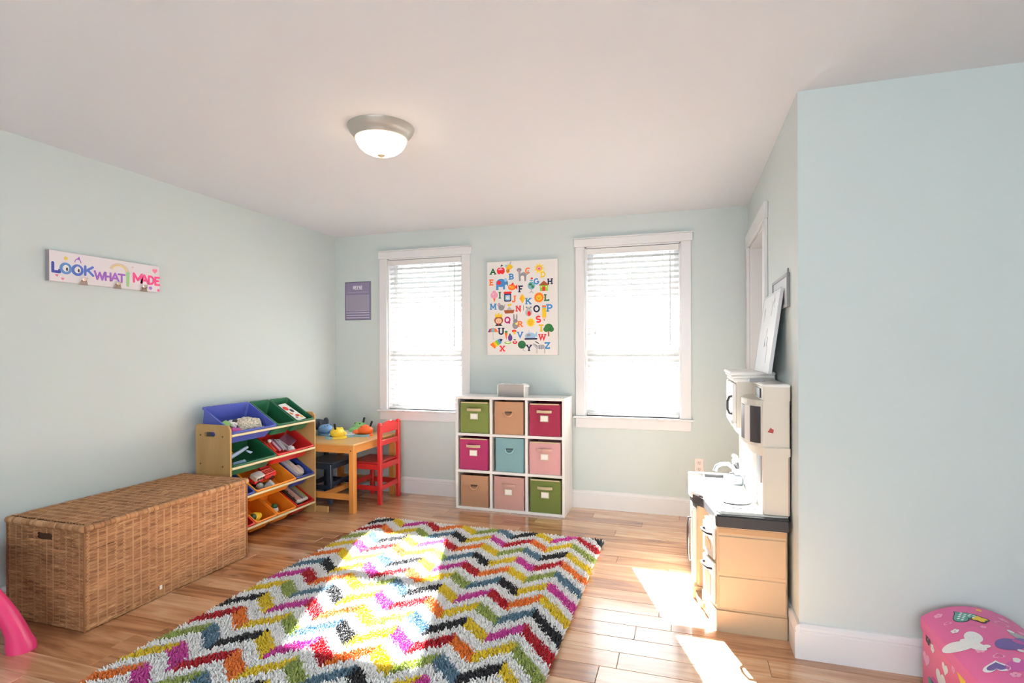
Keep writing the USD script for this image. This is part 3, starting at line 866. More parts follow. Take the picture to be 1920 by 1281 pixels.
def toy_bin(row, u0, u1, colour, label):
    y0, y1 = KY0 + .018 + u0 * CELL, KY0 + .018 + u1 * CELL
    c, w = bin_frame(row, y0, y1)
    mat = M("bin_plastic_" + colour, BCOL[colour], .38, .45)
    E = np.array([0, 1, 0])

    def loop(ws, ls, n, sh=0.0, r=.016):
        p = rr(ws, ls, r)
        return c + p[:, :1] * E + (p[:, 1:] + sh) * BV + n * BN
    b = thing("toy_bin", label, "storage bin", c - BN * BDEP, "plastic bins in the toy organizer")
    wb, lb, s = w * .86 if w < .25 else w * .92, BLEN * .74, -.010
    part(b, "tub", loft([loop(wb, lb, -BDEP, s, .02), loop(w - .018, BLEN - .018, -.010), loop(w - .018, BLEN - .018, -.001), loop(w - .024, BLEN - .024, -.001), loop(wb - .008, lb - .008, -BDEP + .004, s, .018)]), mat, smooth=35)
    part(b, "rim", loft([loop(w - .016, BLEN - .016, -.010), loop(w, BLEN, -.009), loop(w, BLEN, 0), loop(w - .004, BLEN - .004, .0015), loop(w - .022, BLEN - .022, .0015), loop(w - .024, BLEN - .024, -.001)], False, False), mat, smooth=35)
    return c, w


def inb(row, u, v, n):
    """the point u (cells across), v (-.5 front .. .5 back), n metres above a bin's floor"""
    y = KY0 + .018 + u * CELL
    c = np.array([.312, y, DZ[row] + .017]) + BV * (BLEN / 2)
    return c + BV * (v * BLEN * .74 - .010) + BN * (n - BDEP + .005)


toy_bin(0, 0, 2, "blue", "large blue plastic bin on the top tier, holding a patterned cloth")
toy_bin(0, 2, 3, "green", "small dark green bin on the top tier, next to the blue bin")
toy_bin(0, 3, 4, "green", "small dark green bin at the far end of the top tier, holding a picture card")
toy_bin(1, 0, 2, "green", "large dark green bin on second tier, under the blue bin")
toy_bin(1, 2, 4, "red", "large red plastic bin full of markers on the second tier")
toy_bin(2, 0, 1, "navy", "small blue bin on the third tier, mostly hidden by the wicker chest")
toy_bin(2, 1, 3, "yellow", "large orange yellow bin on third tier holding a red toy truck")
toy_bin(2, 3, 4, "navy", "small blue bin at the far end of the third tier holding books")
toy_bin(3, 0, 1, "red", "small red bin on the lowest tier, mostly hidden by the wicker chest")
toy_bin(3, 1, 2, "orange", "small orange bin on the lowest tier holding a yellow toy")
toy_bin(3, 2, 3, "orange", "small orange bin on the lowest tier holding a white toy with a green cap")
toy_bin(3, 3, 4, "red", "small red bin at the far end of the lowest tier, full of booklets")


def local(m, row, u, v, n, yaw=0, tip=0, roll=0):
    """puts a mesh modelled at the origin (x along the rack, y up the bin's slope, z off its floor) into a bin"""
    for a, ax in ((roll, (0, 1, 0)), (tip, (1, 0, 0)), (yaw, (0, 0, 1))):
        m = rot(m, a, ax)
    return place(m, inb(row, u, v, n), (0, 1, 0), BV, BN)


def single(name, label, category, parts, group=None):
    """parts: (name, mesh, material[, label])"""
    lo = np.min([p[1].bounds[0] for p in parts], 0); hi = np.max([p[1].bounds[1] for p in parts], 0)
    t = thing(name, label, category, ((lo[0] + hi[0]) / 2, (lo[1] + hi[1]) / 2, lo[2]), group)
    for p in parts:
        part(t, p[0], p[1], p[2], label=p[3] if len(p) > 3 else None, smooth=p[4] if len(p) > 4 else 40)
    return t


# -- what is in the bins
cloth_mat = usdkit.material(stage, "/World/Looks/patterned_cloth", {"g": ("geometry", {}), "n": ("noise_texture", {"scale": 48.0, "detail": 2.0, "distortion": 1.5}), "r": ("rgb_ramp", {"ramp": [(0.0, lin((228, 218, 196))), (0.50, lin((226, 216, 194))), (0.56, lin((104, 96, 84))), (0.62, lin((232, 224, 206))), (1.0, lin((214, 200, 178)))]}), "p": ("principled_bsdf", {"roughness": 0.9})},
                            [("g.position", "n.vector"), ("n.fac", "r.fac"), ("r.color", "p.base_color")], surface="p.BSDF")


def cloth(w, l, hgt, seed):
    nu, nv = 34, 22
    U, V = np.meshgrid(np.linspace(-1, 1, nu), np.linspace(-1, 1, nv))
    z = hgt * np.clip(1 - (np.abs(U) ** 3 + np.abs(V) ** 3) * .7, -.05, 1) + .018 * (meshkit.fbm(np.stack([U * 2.4, V * 2.4, U * 0], -1), 3, seed) - .5) * 2
    P = np.stack([U * w / 2 * (1 + .06 * np.sin(V * 5)), V * l / 2 * (1 + .06 * np.sin(U * 4)), z], -1).reshape(-1, 3)
    idx = np.arange(nu * nv).reshape(nv, nu)
    a, b, c, d = idx[:-1, :-1].ravel(), idx[:-1, 1:].ravel(), idx[1:, 1:].ravel(), idx[1:, :-1].ravel()
    top = np.concatenate([np.stack([a, b, c], 1), np.stack([a, c, d], 1)])
    P2 = P - [0, 0, .006]
    rim = np.concatenate([idx[0, :], idx[1:, -1], idx[-1, -2::-1], idx[-2:0:-1, 0]])
    n = len(P)
    q = np.roll(rim, -1)
    side = np.concatenate([np.stack([rim, rim + n, q + n], 1), np.stack([rim, q + n, q], 1)])
    return trimesh.Trimesh(np.vstack([P, P2]), np.vstack([top, top[:, ::-1] + n, side]), process=False)


white_pl = M("toy_white", (232, 230, 226), .45)
black_pl = M("toy_black", (30, 29, 31), .4)
red_pl = M("toy_red", (200, 30, 34), .35)
single("patterned_cloth", "crumpled cream cloth with dark flecks in the blue bin", "cloth", [("cloth", local(cloth(.23, .13, .046, 5), 0, 1.28, -.13, .060, -6), cloth_mat)])
single("paper_bag", "crumpled white paper bag beside patterned cloth in the blue bin", "paper bag", [("bag", local(blob((0, 0, 0), (.030, .034, .026), 3, .3), 0, .56, -.10, .084), white_pl), ("opening", local(blob((.006, 0, .010), (.022, .010, .016), 4, .2), 0, .58, -.10, .098), black_pl)])
single("toy_block", "green toy block at the near side of the blue bin", "toy", [("block", local(bx(-.03, .03, -.025, .025, -.02, .02, .004), 0, .27, -.1, .085, 20, 10), M("toy_green", (122, 168, 96), .5))])
single("toy_block", "magenta toy block at the near side of the blue bin", "toy", [("block", local(bx(-.035, .035, -.02, .02, -.02, .02, .004), 0, .42, -.40, .075, -14, 10), M("toy_magenta", (178, 62, 138), .5))])
single("booklet", "thin pink booklet lying in the first small green bin", "booklet", [("page_block", local(bx(-.058, .058, -.045, .045, 0, .006, .001), 0, 2.5, -.12, .014, 0, 0), M("paper_pink", (206, 168, 164), .7)), ("cover", local(bx(-.059, .059, -.046, .046, .006, .0075), 0, 2.5, -.12, .014, 0, 0), M("paper_mauve", (168, 116, 128), .6))])
pc = [("card", local(bx(-.060, .060, -.112, .112, 0, .004, .001), 0, 3.45, -.0, .090, 6, 0), card)]
for dx, dy, sx_, sy_, rgb in ((-.012, .05, .026, .026, (200, 40, 40)), (.02, .01, .018, .022, (40, 36, 40)), (-.024, -.02, .016, .016, (214, 120, 60)), (.012, -.055, .024, .014, (196, 60, 44)), (.034, -.078, .012, .018, (226, 186, 60)), (-.02, -.075, .014, .01, (120, 120, 124))):
    pc.append(("printed_spot", local(prism(affinity.scale(Point(dx, dy).buffer(1, 8), sx_, sy_), .0006, .004), 0, 3.45, -.0, .090, 6, 0), M("spot_%d_%d" % (rgb[0], rgb[1]), rgb, .6)))
single("picture_card", "white picture card with red, black and yellow pictures in the far green bin", "card", pc)
single("toy_wand", "pale blue plastic toy wand with a small fin in the large green bin", "toy", [("wand", local(tube([(-.11, 0, 0), (0, .01, .01), (.09, .02, .02)], [.016, .014, .011], 12), 1, .95, -.05, .075, 8, 0), M("toy_pale_blue", (178, 196, 226), .35)), ("fin", local(hull([(.06, .0, .005), (.10, -.03, .0), (.075, -.03, .0), (.06, 0, .018), (.10, -.03, .01)]), 1, .95, -.05, .075, 8, 0), M("toy_pale_blue", 0))])
single("toy_banana", "curved yellow plastic toy in the large green bin", "toy", [("curve", local(tube([(.0, .06 * math.cos(a) - .05, .06 * math.sin(a)) for a in np.linspace(.2, 1.9, 10)], [.003, .006, .008, .009, .009, .009, .008, .007, .005, .003], 8), 1, .52, .25, .03, 30), M("toy_yellow_dull", (204, 178, 44), .4))])
single("toy_lump", "grey plastic toy at the near end of the large green bin", "toy", [("lump", local(blob((0, 0, 0), (.034, .03, .026), 8, .25), 1, .34, -.15, .045), M("toy_grey", (128, 126, 134), .5))])
single("toy_scoop", "flat steel blue plastic scoop in the front of large green bin", "toy", [("scoop", local(hull([(-.08, -.02, 0), (.07, -.03, .0), (.08, .02, .0), (-.07, .03, .0), (-.06, 0, .03), (.05, 0, .025)]), 1, .62, -.36, .058, 5), M("toy_steel_blue", (92, 124, 160), .4))])
MARK = [((240, 150, 120), 2.20, 0, "peach marker lying nearest in the red bin"), ((226, 92, 66), 2.31, 0, "orange marker in the red bin beside the peach one"), ((210, 40, 48), 2.42, 0, "red marker among markers in the red bin"), ((238, 186, 206), 2.53, 0, "pink marker among markers in the red bin"), ((232, 228, 232), 2.75, 0, "white marker among markers in the red bin"), ((150, 110, 140), 2.64, 0, "mauve marker among markers in the red bin"), ((214, 214, 222), 2.86, 0, "pale grey marker at the back of the red bin")]
for k, (rgb, u, yaw, lab) in enumerate(MARK):
    rot_ = 78
    body = tube([(-.065, 0, 0), (.04, 0, 0)], .008, 10)
    capm = tube([(.04, 0, 0), (.066, 0, 0)], .0088, 10)
    single("marker", lab, "marker", [("barrel", local(body, 1, u, -.10 + .02 * (k % 3), .084 + .006 * (k % 2), rot_), M("marker_%d" % k, rgb, .4)), ("cap", local(capm, 1, u, -.10 + .02 * (k % 3), .084 + .006 * (k % 2), rot_), M("marker_cap_%d" % k, tuple(int(v * .75) for v in rgb), .4))], "markers in the red bin")
single("toy_ball", "small white ball among the markers in red bin", "ball", [("ball", local(icosphere(3, .015), 1, 2.42, .12, .10), white_pl)])
single("photo_stack", "stack of dark glossy photographs at the far side of the red bin", "photographs", [("stack", local(bx(-.07, .07, -.05, .05, 0, .02, .001), 1, 3.32, .05, .070, 20, 8), M("photo_edge", (206, 196, 200), .5)), ("photograph", local(bx(-.07, .07, -.05, .05, .02, .021), 1, 3.32, .05, .070, 20, 8), M("photo_dark", (104, 58, 78), .25))])
single("plastic_sheet", "crumpled pale plastic sheet beside the photographs in the red bin", "plastic sheet", [("sheet", local(blob((0, 0, 0), (.035, .03, .022), 12, .4), 1, 3.12, -.33, .07), M("sheet_pale", (216, 216, 226), .3))])
# toy fire truck
ft = []
ft.append(("truck_body", local(cat(bx(-.02, .115, -.035, .035, .022, .062, .006), bx(-.125, -.03, -.035, .035, .022, .045, .005)), 2, 1.98, -.02, .050, 6), red_pl))
ft.append(("cab", local(bx(-.128, -.032, -.033, .033, .045, .088, .008), 2, 1.98, -.02, .050, 6), white_pl, "white cab"))
for dx in (-.108, -.078, -.050):
    for yy in (-.0345, .032):
        ft.append(("cab_window", local(bx(dx - .010, dx + .010, yy, yy + .0025, .058, .078, .001), 2, 1.98, -.02, .050, 6), black_pl))
ft.append(("ladder", local(cat(bx(-.03, .10, -.026, -.018, .066, .078, .002), bx(-.03, .10, .018, .026, .066, .078, .002), *[bx(q, q + .006, -.02, .02, .070, .075) for q in np.arange(-.02, .1, .022)]), 2, 1.98, -.02, .050, 6), M("toy_salmon", (232, 108, 96), .4)))
ft.append(("side_stripe", local(bx(-.015, .105, -.0362, -.034, .045, .052), 2, 1.98, -.02, .050, 6), M("toy_salmon", 0)))
for dx in (-.085, .075):
    for s in (-1, 1):
        wheel = lathe([(.002, -.008), (.020, -.008), (.022, -.005), (.022, .005), (.020, .008), (.002, .008)], n=18)
        wheel = rot(wheel, 90, (1, 0, 0)); wheel.apply_translation((dx, s * .036, .022))
        ft.append(("wheel", local(wheel, 2, 1.98, -.02, .050, 6), black_pl))
        hub = lathe([(.001, -.0095), (.009, -.0095), (.009, .0095), (.001, .0095)], n=14)
        hub = rot(hub, 90, (1, 0, 0)); hub.apply_translation((dx, s * .036, .022))
        ft.append(("wheel_hub", local(hub, 2, 1.98, -.02, .050, 6), red_pl))
single("toy_fire_truck", "red toy fire truck with a white cab in the orange yellow bin", "toy truck", ft)
single("toy_car", "second red toy car behind the fire truck in the orange yellow bin", "toy car", [("car_body", local(cat(bx(-.05, .06, -.025, .025, .01, .035, .006), bx(-.03, .035, -.022, .022, .035, .058, .009)), 2, 2.25, .30, .085, 4), red_pl), ("windshield", local(bx(.0, .037, -.0225, .0225, .038, .055, .006), 2, 2.25, .30, .085, 4), black_pl)])
single("toy_cube", "silvery pale blue toy cube leaning in front of the fire truck", "toy", [("cube", local(bx(-.028, .028, -.028, .028, -.028, .028, .003), 2, 2.02, -.36, .060, 25, 20, 14), M("toy_silver", (196, 212, 226), .3))])
single("toy_figure", "grey and purple toy figure at the front of the orange yellow bin", "toy", [("body", local(blob((0, 0, 0), (.034, .026, .024), 21, .25), 2, 1.60, -.38, .042), M("toy_mauve", (126, 112, 132), .5)), ("head", local(blob((.0, .02, .03), (.026, .022, .02), 22, .25), 2, 1.60, -.38, .042), M("toy_sage", (170, 186, 176), .5))])
single("toy_wheel_set", "black toy chassis under the fire truck in the orange yellow bin", "toy", [("chassis", local(blob((0, 0, 0), (.10, .03, .018), 31, .35), 2, 1.75, -.12, .025), black_pl)])
# far blue bin: books
for k, (u, rgb, lab) in enumerate(((3.22, (198, 200, 214), "grey white book, leftmost in the far blue bin"), (3.36, (226, 216, 206), "cream book second from left in the far blue bin"), (3.47, (234, 226, 214), "cream book beside crumpled wrap in the far blue bin"))):
    single("book", lab, "book", [("page_block", local(bx(-.008, .008, -.10, .095, 0, .055, .001), 2, u, -.03, .058, 0, 0, 10), card), ("cover", local(cat(bx(-.0105, -.008, -.102, .097, -.001, .057), bx(.008, .0105, -.102, .097, -.001, .057), bx(-.0105, .0105, -.105, -.102, -.001, .057)), 2, u, -.03, .058, 0, 0, 10), M("book_cover_%d" % k, rgb, .5))], "books in the far blue bin")
single("plastic_wrap", "crumpled greyish plastic wrap in the far blue bin", "plastic wrap", [("wrap", local(blob((0, 0, 0), (.030, .05, .03), 41, .3, 3, 4), 2, 3.72, -.15, .078), M("wrap_grey", (186, 182, 184), .35))])
# lowest tier
single("toy_duck", "yellow round toy with a dark green face in the nearer orange bin", "toy", [("body", local(blob((0, 0, 0), (.044, .040, .042), 51, .08), 3, 1.40, -.26, .062), M("toy_yellow", (240, 204, 44), .4)), ("face", local(blob((-.028, -.004, .016), (.028, .026, .030), 52, .08), 3, 1.40, -.26, .062), M("toy_dark_green", (36, 78, 44), .45)), ("wing", local(blob((.042, .0, .008), (.018, .024, .022), 53, .1), 3, 1.40, -.26, .062), M("toy_yellow", 0))])
single("toy_mushroom", "white toy with a green cap in the farther orange bin", "toy", [("body", local(blob((0, 0, 0), (.032, .030, .034), 61, .1), 3, 2.30, -.28, .068), white_pl), ("cap", local(blob((.0, .012, .030), (.024, .024, .018), 62, .1), 3, 2.30, -.28, .068), M("toy_dark_green", 0))])
for k, (u, yaw, roll_, rgb, lab) in enumerate(((3.14, 0, 4, (70, 52, 50), "dark brown booklet, leftmost in the far red bin"), (3.30, 0, 12, (226, 176, 160), "salmon pink booklet in the far red bin"), (3.42, 0, 18, (120, 108, 112), "grey booklet leaning over in the far red bin"), (3.52, 0, 24, (168, 150, 140), "taupe booklet leaning lowest in the far red bin"), (3.60, 0, 30, (132, 150, 60), "olive green booklet at the right of the far red bin"))):
    single("booklet", lab, "booklet", [("page_block", local(bx(-.004, .004, -.085, .085, 0, .085, .001), 3, u, -.05, .045, yaw, 0, roll_), card), ("cover", local(cat(bx(-.0055, -.004, -.086, .086, 0, .086), bx(.004, .0055, -.086, .086, 0, .086)), 3, u, -.05, .045, yaw, 0, roll_), M("booklet_%d" % k, rgb, .5))], "booklets in the far red bin")
single("chalk_box", "white narrow box lying across the front of the far red bin", "box", [("box", local(bx(-.06, .06, -.012, .012, 0, .018, .002), 3, 3.52, -.42, .100, 0), white_pl)])
SHIFT[:] = 0

# ================================================================ TOY TABLE, CHAIRS, GAME
pine = wood("pine_honey", (214, 150, 78), (196, 126, 58), "z", 1.0, .4)
pinex = wood("pine_honey_x", (214, 150, 78), (198, 128, 60), "x", 1.0, .4)
piney = wood("pine_honey_y", (214, 150, 78), (198, 128, 60), "y", 1.0, .4)
pinetop = wood("pine_top", (212, 172, 112), (200, 156, 96), "x", 1.0, .35)
TX0, TX1, TY0, TY1, TZ = .085, .700, -.745, -.055, .567
tb = thing("play_table", "low honey pine play table in the far left corner", "table", ((TX0 + TX1) / 2, (TY0 + TY1) / 2, 0))
part(tb, "tabletop", bx(TX0, TX1, TY0, TY1, TZ - .016, TZ, .003), pinetop)
L_ = .048
for x_ in (TX0 + .004, TX1 - L_ - .004):
    for y_ in (TY0 + .004, TY1 - L_ - .004):
        part(tb, "leg", bx(x_, x_ + L_, y_, y_ + L_, 0, TZ - .016, .004), pine)
for y_ in (TY0 + .010, TY1 - .030):
    part(tb, "apron", bx(TX0 + L_, TX1 - L_, y_, y_ + .020, TZ - .078, TZ - .016, .002), pinex)
for x_ in (TX0 + .010, TX1 - .030):
    part(tb, "apron", bx(x_, x_ + .020, TY0 + L_, TY1 - L_, TZ - .078, TZ - .016, .002), piney)
for y_ in (TY0 + .016, TY1 - .040):
    part(tb, "stretcher", bx(TX0 + L_, TX1 - L_ - .004, y_, y_ + .024, .105, .155, .003), pinex)
part(tb, "stretcher", bx((TX0 + TX1) / 2 - .012, (TX0 + TX1) / 2 + .012, TY0 + .04, TY1 - .04, .108, .152, .003), piney)
part(tb, "bolt", cat(*[lathe([(.006, 0), (.006, .0015), (.003, .0025)], n=10).apply_transform(trimesh.transformations.rotation_matrix(math.pi / 2, [1, 0, 0])).apply_translation([TX1 - .03, TY0 + .0035, TZ - .055])]), screw)


def toy_chair(xb, y0, y1, sgn, mat, label, seat_mat):
    """xb: outer face of the back; sgn: +1 if the seat lies towards +x from the back"""
    t = .036
    def X(a, b):
        return (xb + sgn * a, xb + sgn * b)
    ch = thing("toy_chair", label, "chair", (xb + sgn * .16, (y0 + y1) / 2, 0), "small painted chairs at the play table")
    for y_ in (y0, y1 - t):
        p = cat(bx(*X(0, t), y_, y_ + t, 0, .690, .005), place(lathe([(.018, 0), (.018, .004), (.015, .014), (.004, .019)], n=16), (xb + sgn * t / 2, y_ + t / 2, .688), (1, 0, 0), (0, 1, 0), (0, 0, 1)))
        part(ch, "back_post", p, mat)
        part(ch, "front_leg", bx(*X(.268, .268 + t), y_, y_ + t, 0, .345, .005), mat)
    ys = np.linspace(y0 + t, y1 - t, 15)
    top = [(y_, .676 + .034 * math.sin(math.pi * k / 14)) for k, y_ in enumerate(ys)]
    pol = Polygon([(ys[0], .612)] + [(ys[-1], .612)] + top[::-1])
    part(ch, "crest_rail", place(prism(pol, .022), (xb + sgn * .007 + (0 if sgn > 0 else -.022), 0, 0), (0, 1, 0), (0, 0, 1), (1, 0, 0)), mat)
    part(ch, "back_rail", bx(*X(.008, .028), y0 + t, y1 - t, .505, .550, .004), mat)
    part(ch, "seat", bx(*X(.030, .320), y0 - .004 + t * .3, y1 + .004 - t * .3, .347, .366, .005), seat_mat)
    part(ch, "seat_rail", cat(bx(*X(t, .268), y0 + .006, y0 + .026, .300, .347, .002), bx(*X(t, .268), y1 - .026, y1 - .006, .300, .347, .002), bx(*X(.008, .028), y0 + t, y1 - t, .300, .347, .002), bx(*X(.275, .297), y0 + t, y1 - t, .300, .347, .002)), mat)
    for y_ in (y0 + .008, y1 - .028):
        part(ch, "stretcher", bx(*X(t, .268), y_, y_ + .020, .120, .160, .003), mat)
    part(ch, "stretcher", bx(*X(.010, .030), y0 + t, y1 - t, .120, .160, .003), mat)
    part(ch, "stretcher", bx(*X(.274, .294), y0 + t, y1 - t, .150, .190, .003), mat)


red_paint = M("chair_red", (190, 40, 40), .32, .5)
navy_paint = M("chair_navy", (46, 58, 76), .4, .5)
toy_chair(.772, -.455, -.105, -1, red_paint, "small red painted wooden chair at the right side of the play table", M("chair_red_seat", (168, 40, 42), .3))
toy_chair(.044, -.560, -.215, 1, navy_paint, "small navy painted wooden chair behind the play table by the wall", M("chair_navy_seat", (70, 76, 86), .35))

# the marble game: a tray with four animal heads that snap at marbles, each with a black lever
GX, GY = .335, -.330
game = thing("marble_game", "plastic marble game with four coloured animal heads standing on the play table", "board game", (GX, GY, TZ))
part(game, "tray", place(prism(unary_union([Point(0, 0).buffer(.15, 24), LineString([(-.20, 0), (.20, 0)]).buffer(.055), LineString([(0, -.20), (0, .20)]).buffer(.055)]), .020), (GX, GY, TZ), (1, 0, 0), (0, 1, 0), (0, 0, 1)), M("game_tray", (146, 192, 206), .35), smooth=40)
part(game, "arena", lathe([(.002, TZ + .020), (.11, TZ + .021), (.128, TZ + .028), (.14, TZ + .020)], (GX, GY, 0), 32), M("game_white", (226, 226, 232), .35), smooth=40)
part(game, "sticker", cat(bx(GX - .03, GX + .05, GY - .11, GY - .07, TZ + .022, TZ + .0235)), M("game_red", (150, 40, 60), .5))
lever = M("game_black", (24, 24, 27), .35)
for nm, rgb, dx, dy, lab in (("yellow", (242, 208, 60), .04, -.165, "yellow animal head"), ("orange", (240, 106, 44), .185, .02, "orange animal head"), ("green", (132, 192, 118), .03, .17, "green animal head"), ("blue", (112, 158, 206), -.17, -.03, "blue animal head")):
    hm = M("game_" + nm, rgb, .3, .5)
    d = np.array([dx, dy]); d = d / np.linalg.norm(d)
    p = sub(game, "animal_head", lab)
    c = np.array([GX + dx, GY + dy, TZ + .02])
    r3 = lambda f, s, z: c + np.array([d[0] * f - d[1] * s, d[1] * f + d[0] * s, z])
    sk = cat(place(blob((0, 0, 0), (.070, .060, .046), 1, .03), r3(.012, 0, .030), (d[0], d[1], 0), (-d[1], d[0], 0), (0, 0, 1)),
             place(blob((0, 0, 0), (.046, .055, .026), 2, .03), r3(-.062, 0, .012), (d[0], d[1], 0), (-d[1], d[0], 0), (0, 0, 1)),
             place(blob((0, 0, 0), (.020, .018, .016), 2, .03), r3(.0, .028, .062), (1, 0, 0), (0, 1, 0), (0, 0, 1)),
             place(blob((0, 0, 0), (.020, .018, .016), 2, .03), r3(.0, -.028, .062), (1, 0, 0), (0, 1, 0), (0, 0, 1)))
    part(p, "skull", sk, hm, smooth=60)
    part(p, "base_plate", lathe([(.074, TZ + .001), (.076, TZ + .006), (.072, TZ + .02)], (c[0], c[1], 0), 28), hm, smooth=40)
    part(p, "lever", tube([r3(.045, 0, .045), r3(.062, 0, .075), r3(.075, 0, .112)], [.006, .009, .010], 10), lever, smooth=50)
    part(p, "eye", cat(place(icosphere(2, .007), r3(-.016, .028, .066), (1, 0, 0), (0, 1, 0), (0, 0, 1)), place(icosphere(2, .007), r3(-.016, -.028, .066), (1, 0, 0), (0, 1, 0), (0, 0, 1))), lever, smooth=60)

# ================================================================ PINK STOOL (a leg of it stands in view)
sx_, sy_ = .16, -3.16
stool = thing("plastic_stool", "pink plastic stool leg flaring at the foot beside the wicker chest", "stool", (sx_, sy_, 0))
pink_pl = M("stool_pink", (236, 66, 126), .28, .5)
part(stool, "seat", lathe([(.02, .400), (.20, .400), (.225, .406), (.23, .420), (.225, .434), (.19, .442), (.02, .440)], (sx_ + .08, sy_, 0), 40), M("stool_purple", (98, 70, 160), .35), label="round purple seat", smooth=40)
for ax_, ay_ in ((.283, .235), (.30, -.24), (-.10, .24), (-.10, -.24)):
    fx, fy = sx_ + ax_, sy_ + ay_
    tx, ty = sx_ + .08 + (ax_ - .08) * .42, sy_ + ay_ * .42
    s = np.linspace(0, 1, 15)
    q = s ** 1.35
    pts = [(fx + (tx - fx) * a ** 1.5, fy + (ty - fy) * a ** 1.5, .405 * b) for a, b in zip(s, s)]
    rad = np.interp(s, [0, .03, .07, .11, .16, .3, .6, 1], [.054, .0555, .054, .049, .044, .042, .037, .029])
    th = np.arange(28) / 28 * 2 * np.pi
    loops = [np.array(p) + r_ * np.stack([np.cos(th), np.sin(th), np.zeros(28)], 1) for p, r_ in zip(pts, rad)]
    part(stool, "leg", loft(loops), pink_pl, smooth=60)
"""#LAST"""

# ================================================================ ALPHABET CANVAS BETWEEN THE WINDOWS
PX0, PX1, PZ0, PZ1, PD = 1.593, 2.232, 1.285, 2.108, .036
canvas = thing("canvas_print", "large white alphabet canvas print with letters and small pictures between the two windows", "wall print", ((PX0 + PX1) / 2, 0, PZ0))
part(canvas, "canvas_panel", bx(PX0, PX1, -PD, -.001, PZ0, PZ1, .003), M("canvas_white", (236, 233, 230), .75))
CW, CHH = PX1 - PX0, PZ1 - PZ0


def cpt(cx, cy):
    """a place on the print, from fractions of its face measured on the photograph's crop"""
    u = (cx - 133) / 772.0
    top = 140 - 35 * u
    v = (cy - top) / (1140 + 5 * u - top)
    return PX0 + .008 + u * (CW - .012), PZ1 - v * CHH


KS = CHH / 1005.0        # metres in one crop pixel
PAL = {"g": (30, 92, 58), "b": (62, 128, 190), "o": (240, 112, 40), "n": (22, 26, 62), "y": (232, 190, 40), "r": (214, 40, 46), "m": (176, 38, 110), "l": (120, 180, 60), "k": (40, 36, 40),
       "w": (244, 242, 238), "gy": (140, 140, 144), "lg": (190, 190, 194), "pk": (240, 160, 190), "br": (150, 78, 40), "sk": (240, 196, 168), "t": (120, 176, 196), "dg": (46, 110, 50), "pu": (88, 60, 130), "lb": (150, 190, 224), "vy": (250, 226, 110), "go": (244, 160, 40)}


def ink(c):
    return M("ink_" + c, PAL[c], .7, .3)


LET = [("A", "g", 165, 275, 65), ("B", "b", 378, 330, 64), ("C", "o", 560, 268, 66), ("D", "y", 728, 308, 62), ("E", "o", 155, 392, 66), ("F", "n", 484, 466, 72), ("G", "b", 652, 384, 66), ("H", "n", 802, 382, 60),
       ("I", "g", 258, 532, 72), ("J", "o", 408, 576, 74), ("K", "b", 562, 596, 68), ("L", "g", 768, 562, 72), ("M", "b", 160, 652, 66), ("N", "r", 452, 672, 62), ("O", "n", 648, 684, 78), ("P", "b", 794, 676, 78),
       ("Q", "m", 325, 800, 74), ("R", "o", 476, 838, 62), ("S", "r", 674, 796, 76), ("T", "y", 702, 890, 76), ("U", "n", 252, 922, 76), ("V", "b", 470, 956, 66), ("W", "r", 706, 980, 62), ("X", "r", 272, 1100, 62), ("Y", "n", 568, 1096, 66), ("Z", "b", 770, 1076, 70)]
for ch, c, cx, cy, hh in LET:
    g, w = glyph(ch, hh * KS, .21, True, xs=.95)
    x_, z_ = cpt(cx, cy)
    part(canvas, "letter", on_far(g, x_, z_, -PD), ink(c), label=f"printed letter {ch}")


def pic(label, cx, cy, shapes):
    """a small printed picture: shapes in crop pixels around its middle, y down, drawn one over another"""
    x_, z_ = cpt(cx, cy)
    p = sub(canvas, "picture", label)
    for k, (c, g) in enumerate(shapes):
        g = affinity.scale(g, KS, -KS, origin=(0, 0))
        part(p, "ink_patch", on_far(g, x_, z_, -PD - .00025 * k, .0004), ink(c))


def E_(x, y, rx, ry):
    return affinity.translate(affinity.scale(Point(0, 0).buffer(1, 10), rx, ry), x, y)


def Rc(x0, y0, x1, y1, r=0):
    return sbox(x0, y0, x1, y1) if not r else sbox(x0 + r, y0 + r, x1 - r, y1 - r).buffer(r, 4)


def Po(*p):
    return Polygon(p)


def Ln(w, *p):
    return LineString(p).buffer(w / 2, 4)


def star(n, r1, r0, x=0, y=0):
    return Polygon([(x + (r1 if k % 2 == 0 else r0) * math.cos(math.pi * k / n), y + (r1 if k % 2 == 0 else r0) * math.sin(math.pi * k / n)) for k in range(2 * n)])


pic("red apple", 283, 230, [("r", unary_union([E_(-18, 4, 26, 36), E_(18, 4, 26, 36)])), ("pk", E_(-4, -12, 26, 9)), ("k", Ln(6, (0, -34), (6, -62))), ("g", E_(14, -52, 12, 6))])
pic("bee", 378, 205, [("y", E_(0, -12, 40, 26)), ("go", E_(-14, 28, 20, 26)), ("k", Rc(-32, 18, 4, 24)), ("k", Rc(-30, 32, 2, 38)), ("lb", E_(-34, -24, 14, 12)), ("k", Ln(4, (10, -40), (20, -66)))])
pic("grey cat", 512, 275, [("gy", Po((-40, -62), (-30, -40), (-24, 70), (-6, 70), (-4, 30), (34, 24), (36, 72), (54, 72), (56, -10), (30, -26), (-10, -8), (-6, -40), (0, -66), (-18, -58))), ("gy", E_(-22, -50, 26, 20)), ("pk", E_(-22, -42, 8, 6)), ("w", E_(14, 30, 20, 18)), ("gy", Ln(9, (54, 10), (80, -10), (76, -40)))])
pic("yellow flower", 710, 210, [("vy", star(9, 62, 36)), ("y", E_(0, 0, 34, 32)), ("pk", E_(0, 0, 22, 18)), ("m", E_(0, 3, 12, 5))])
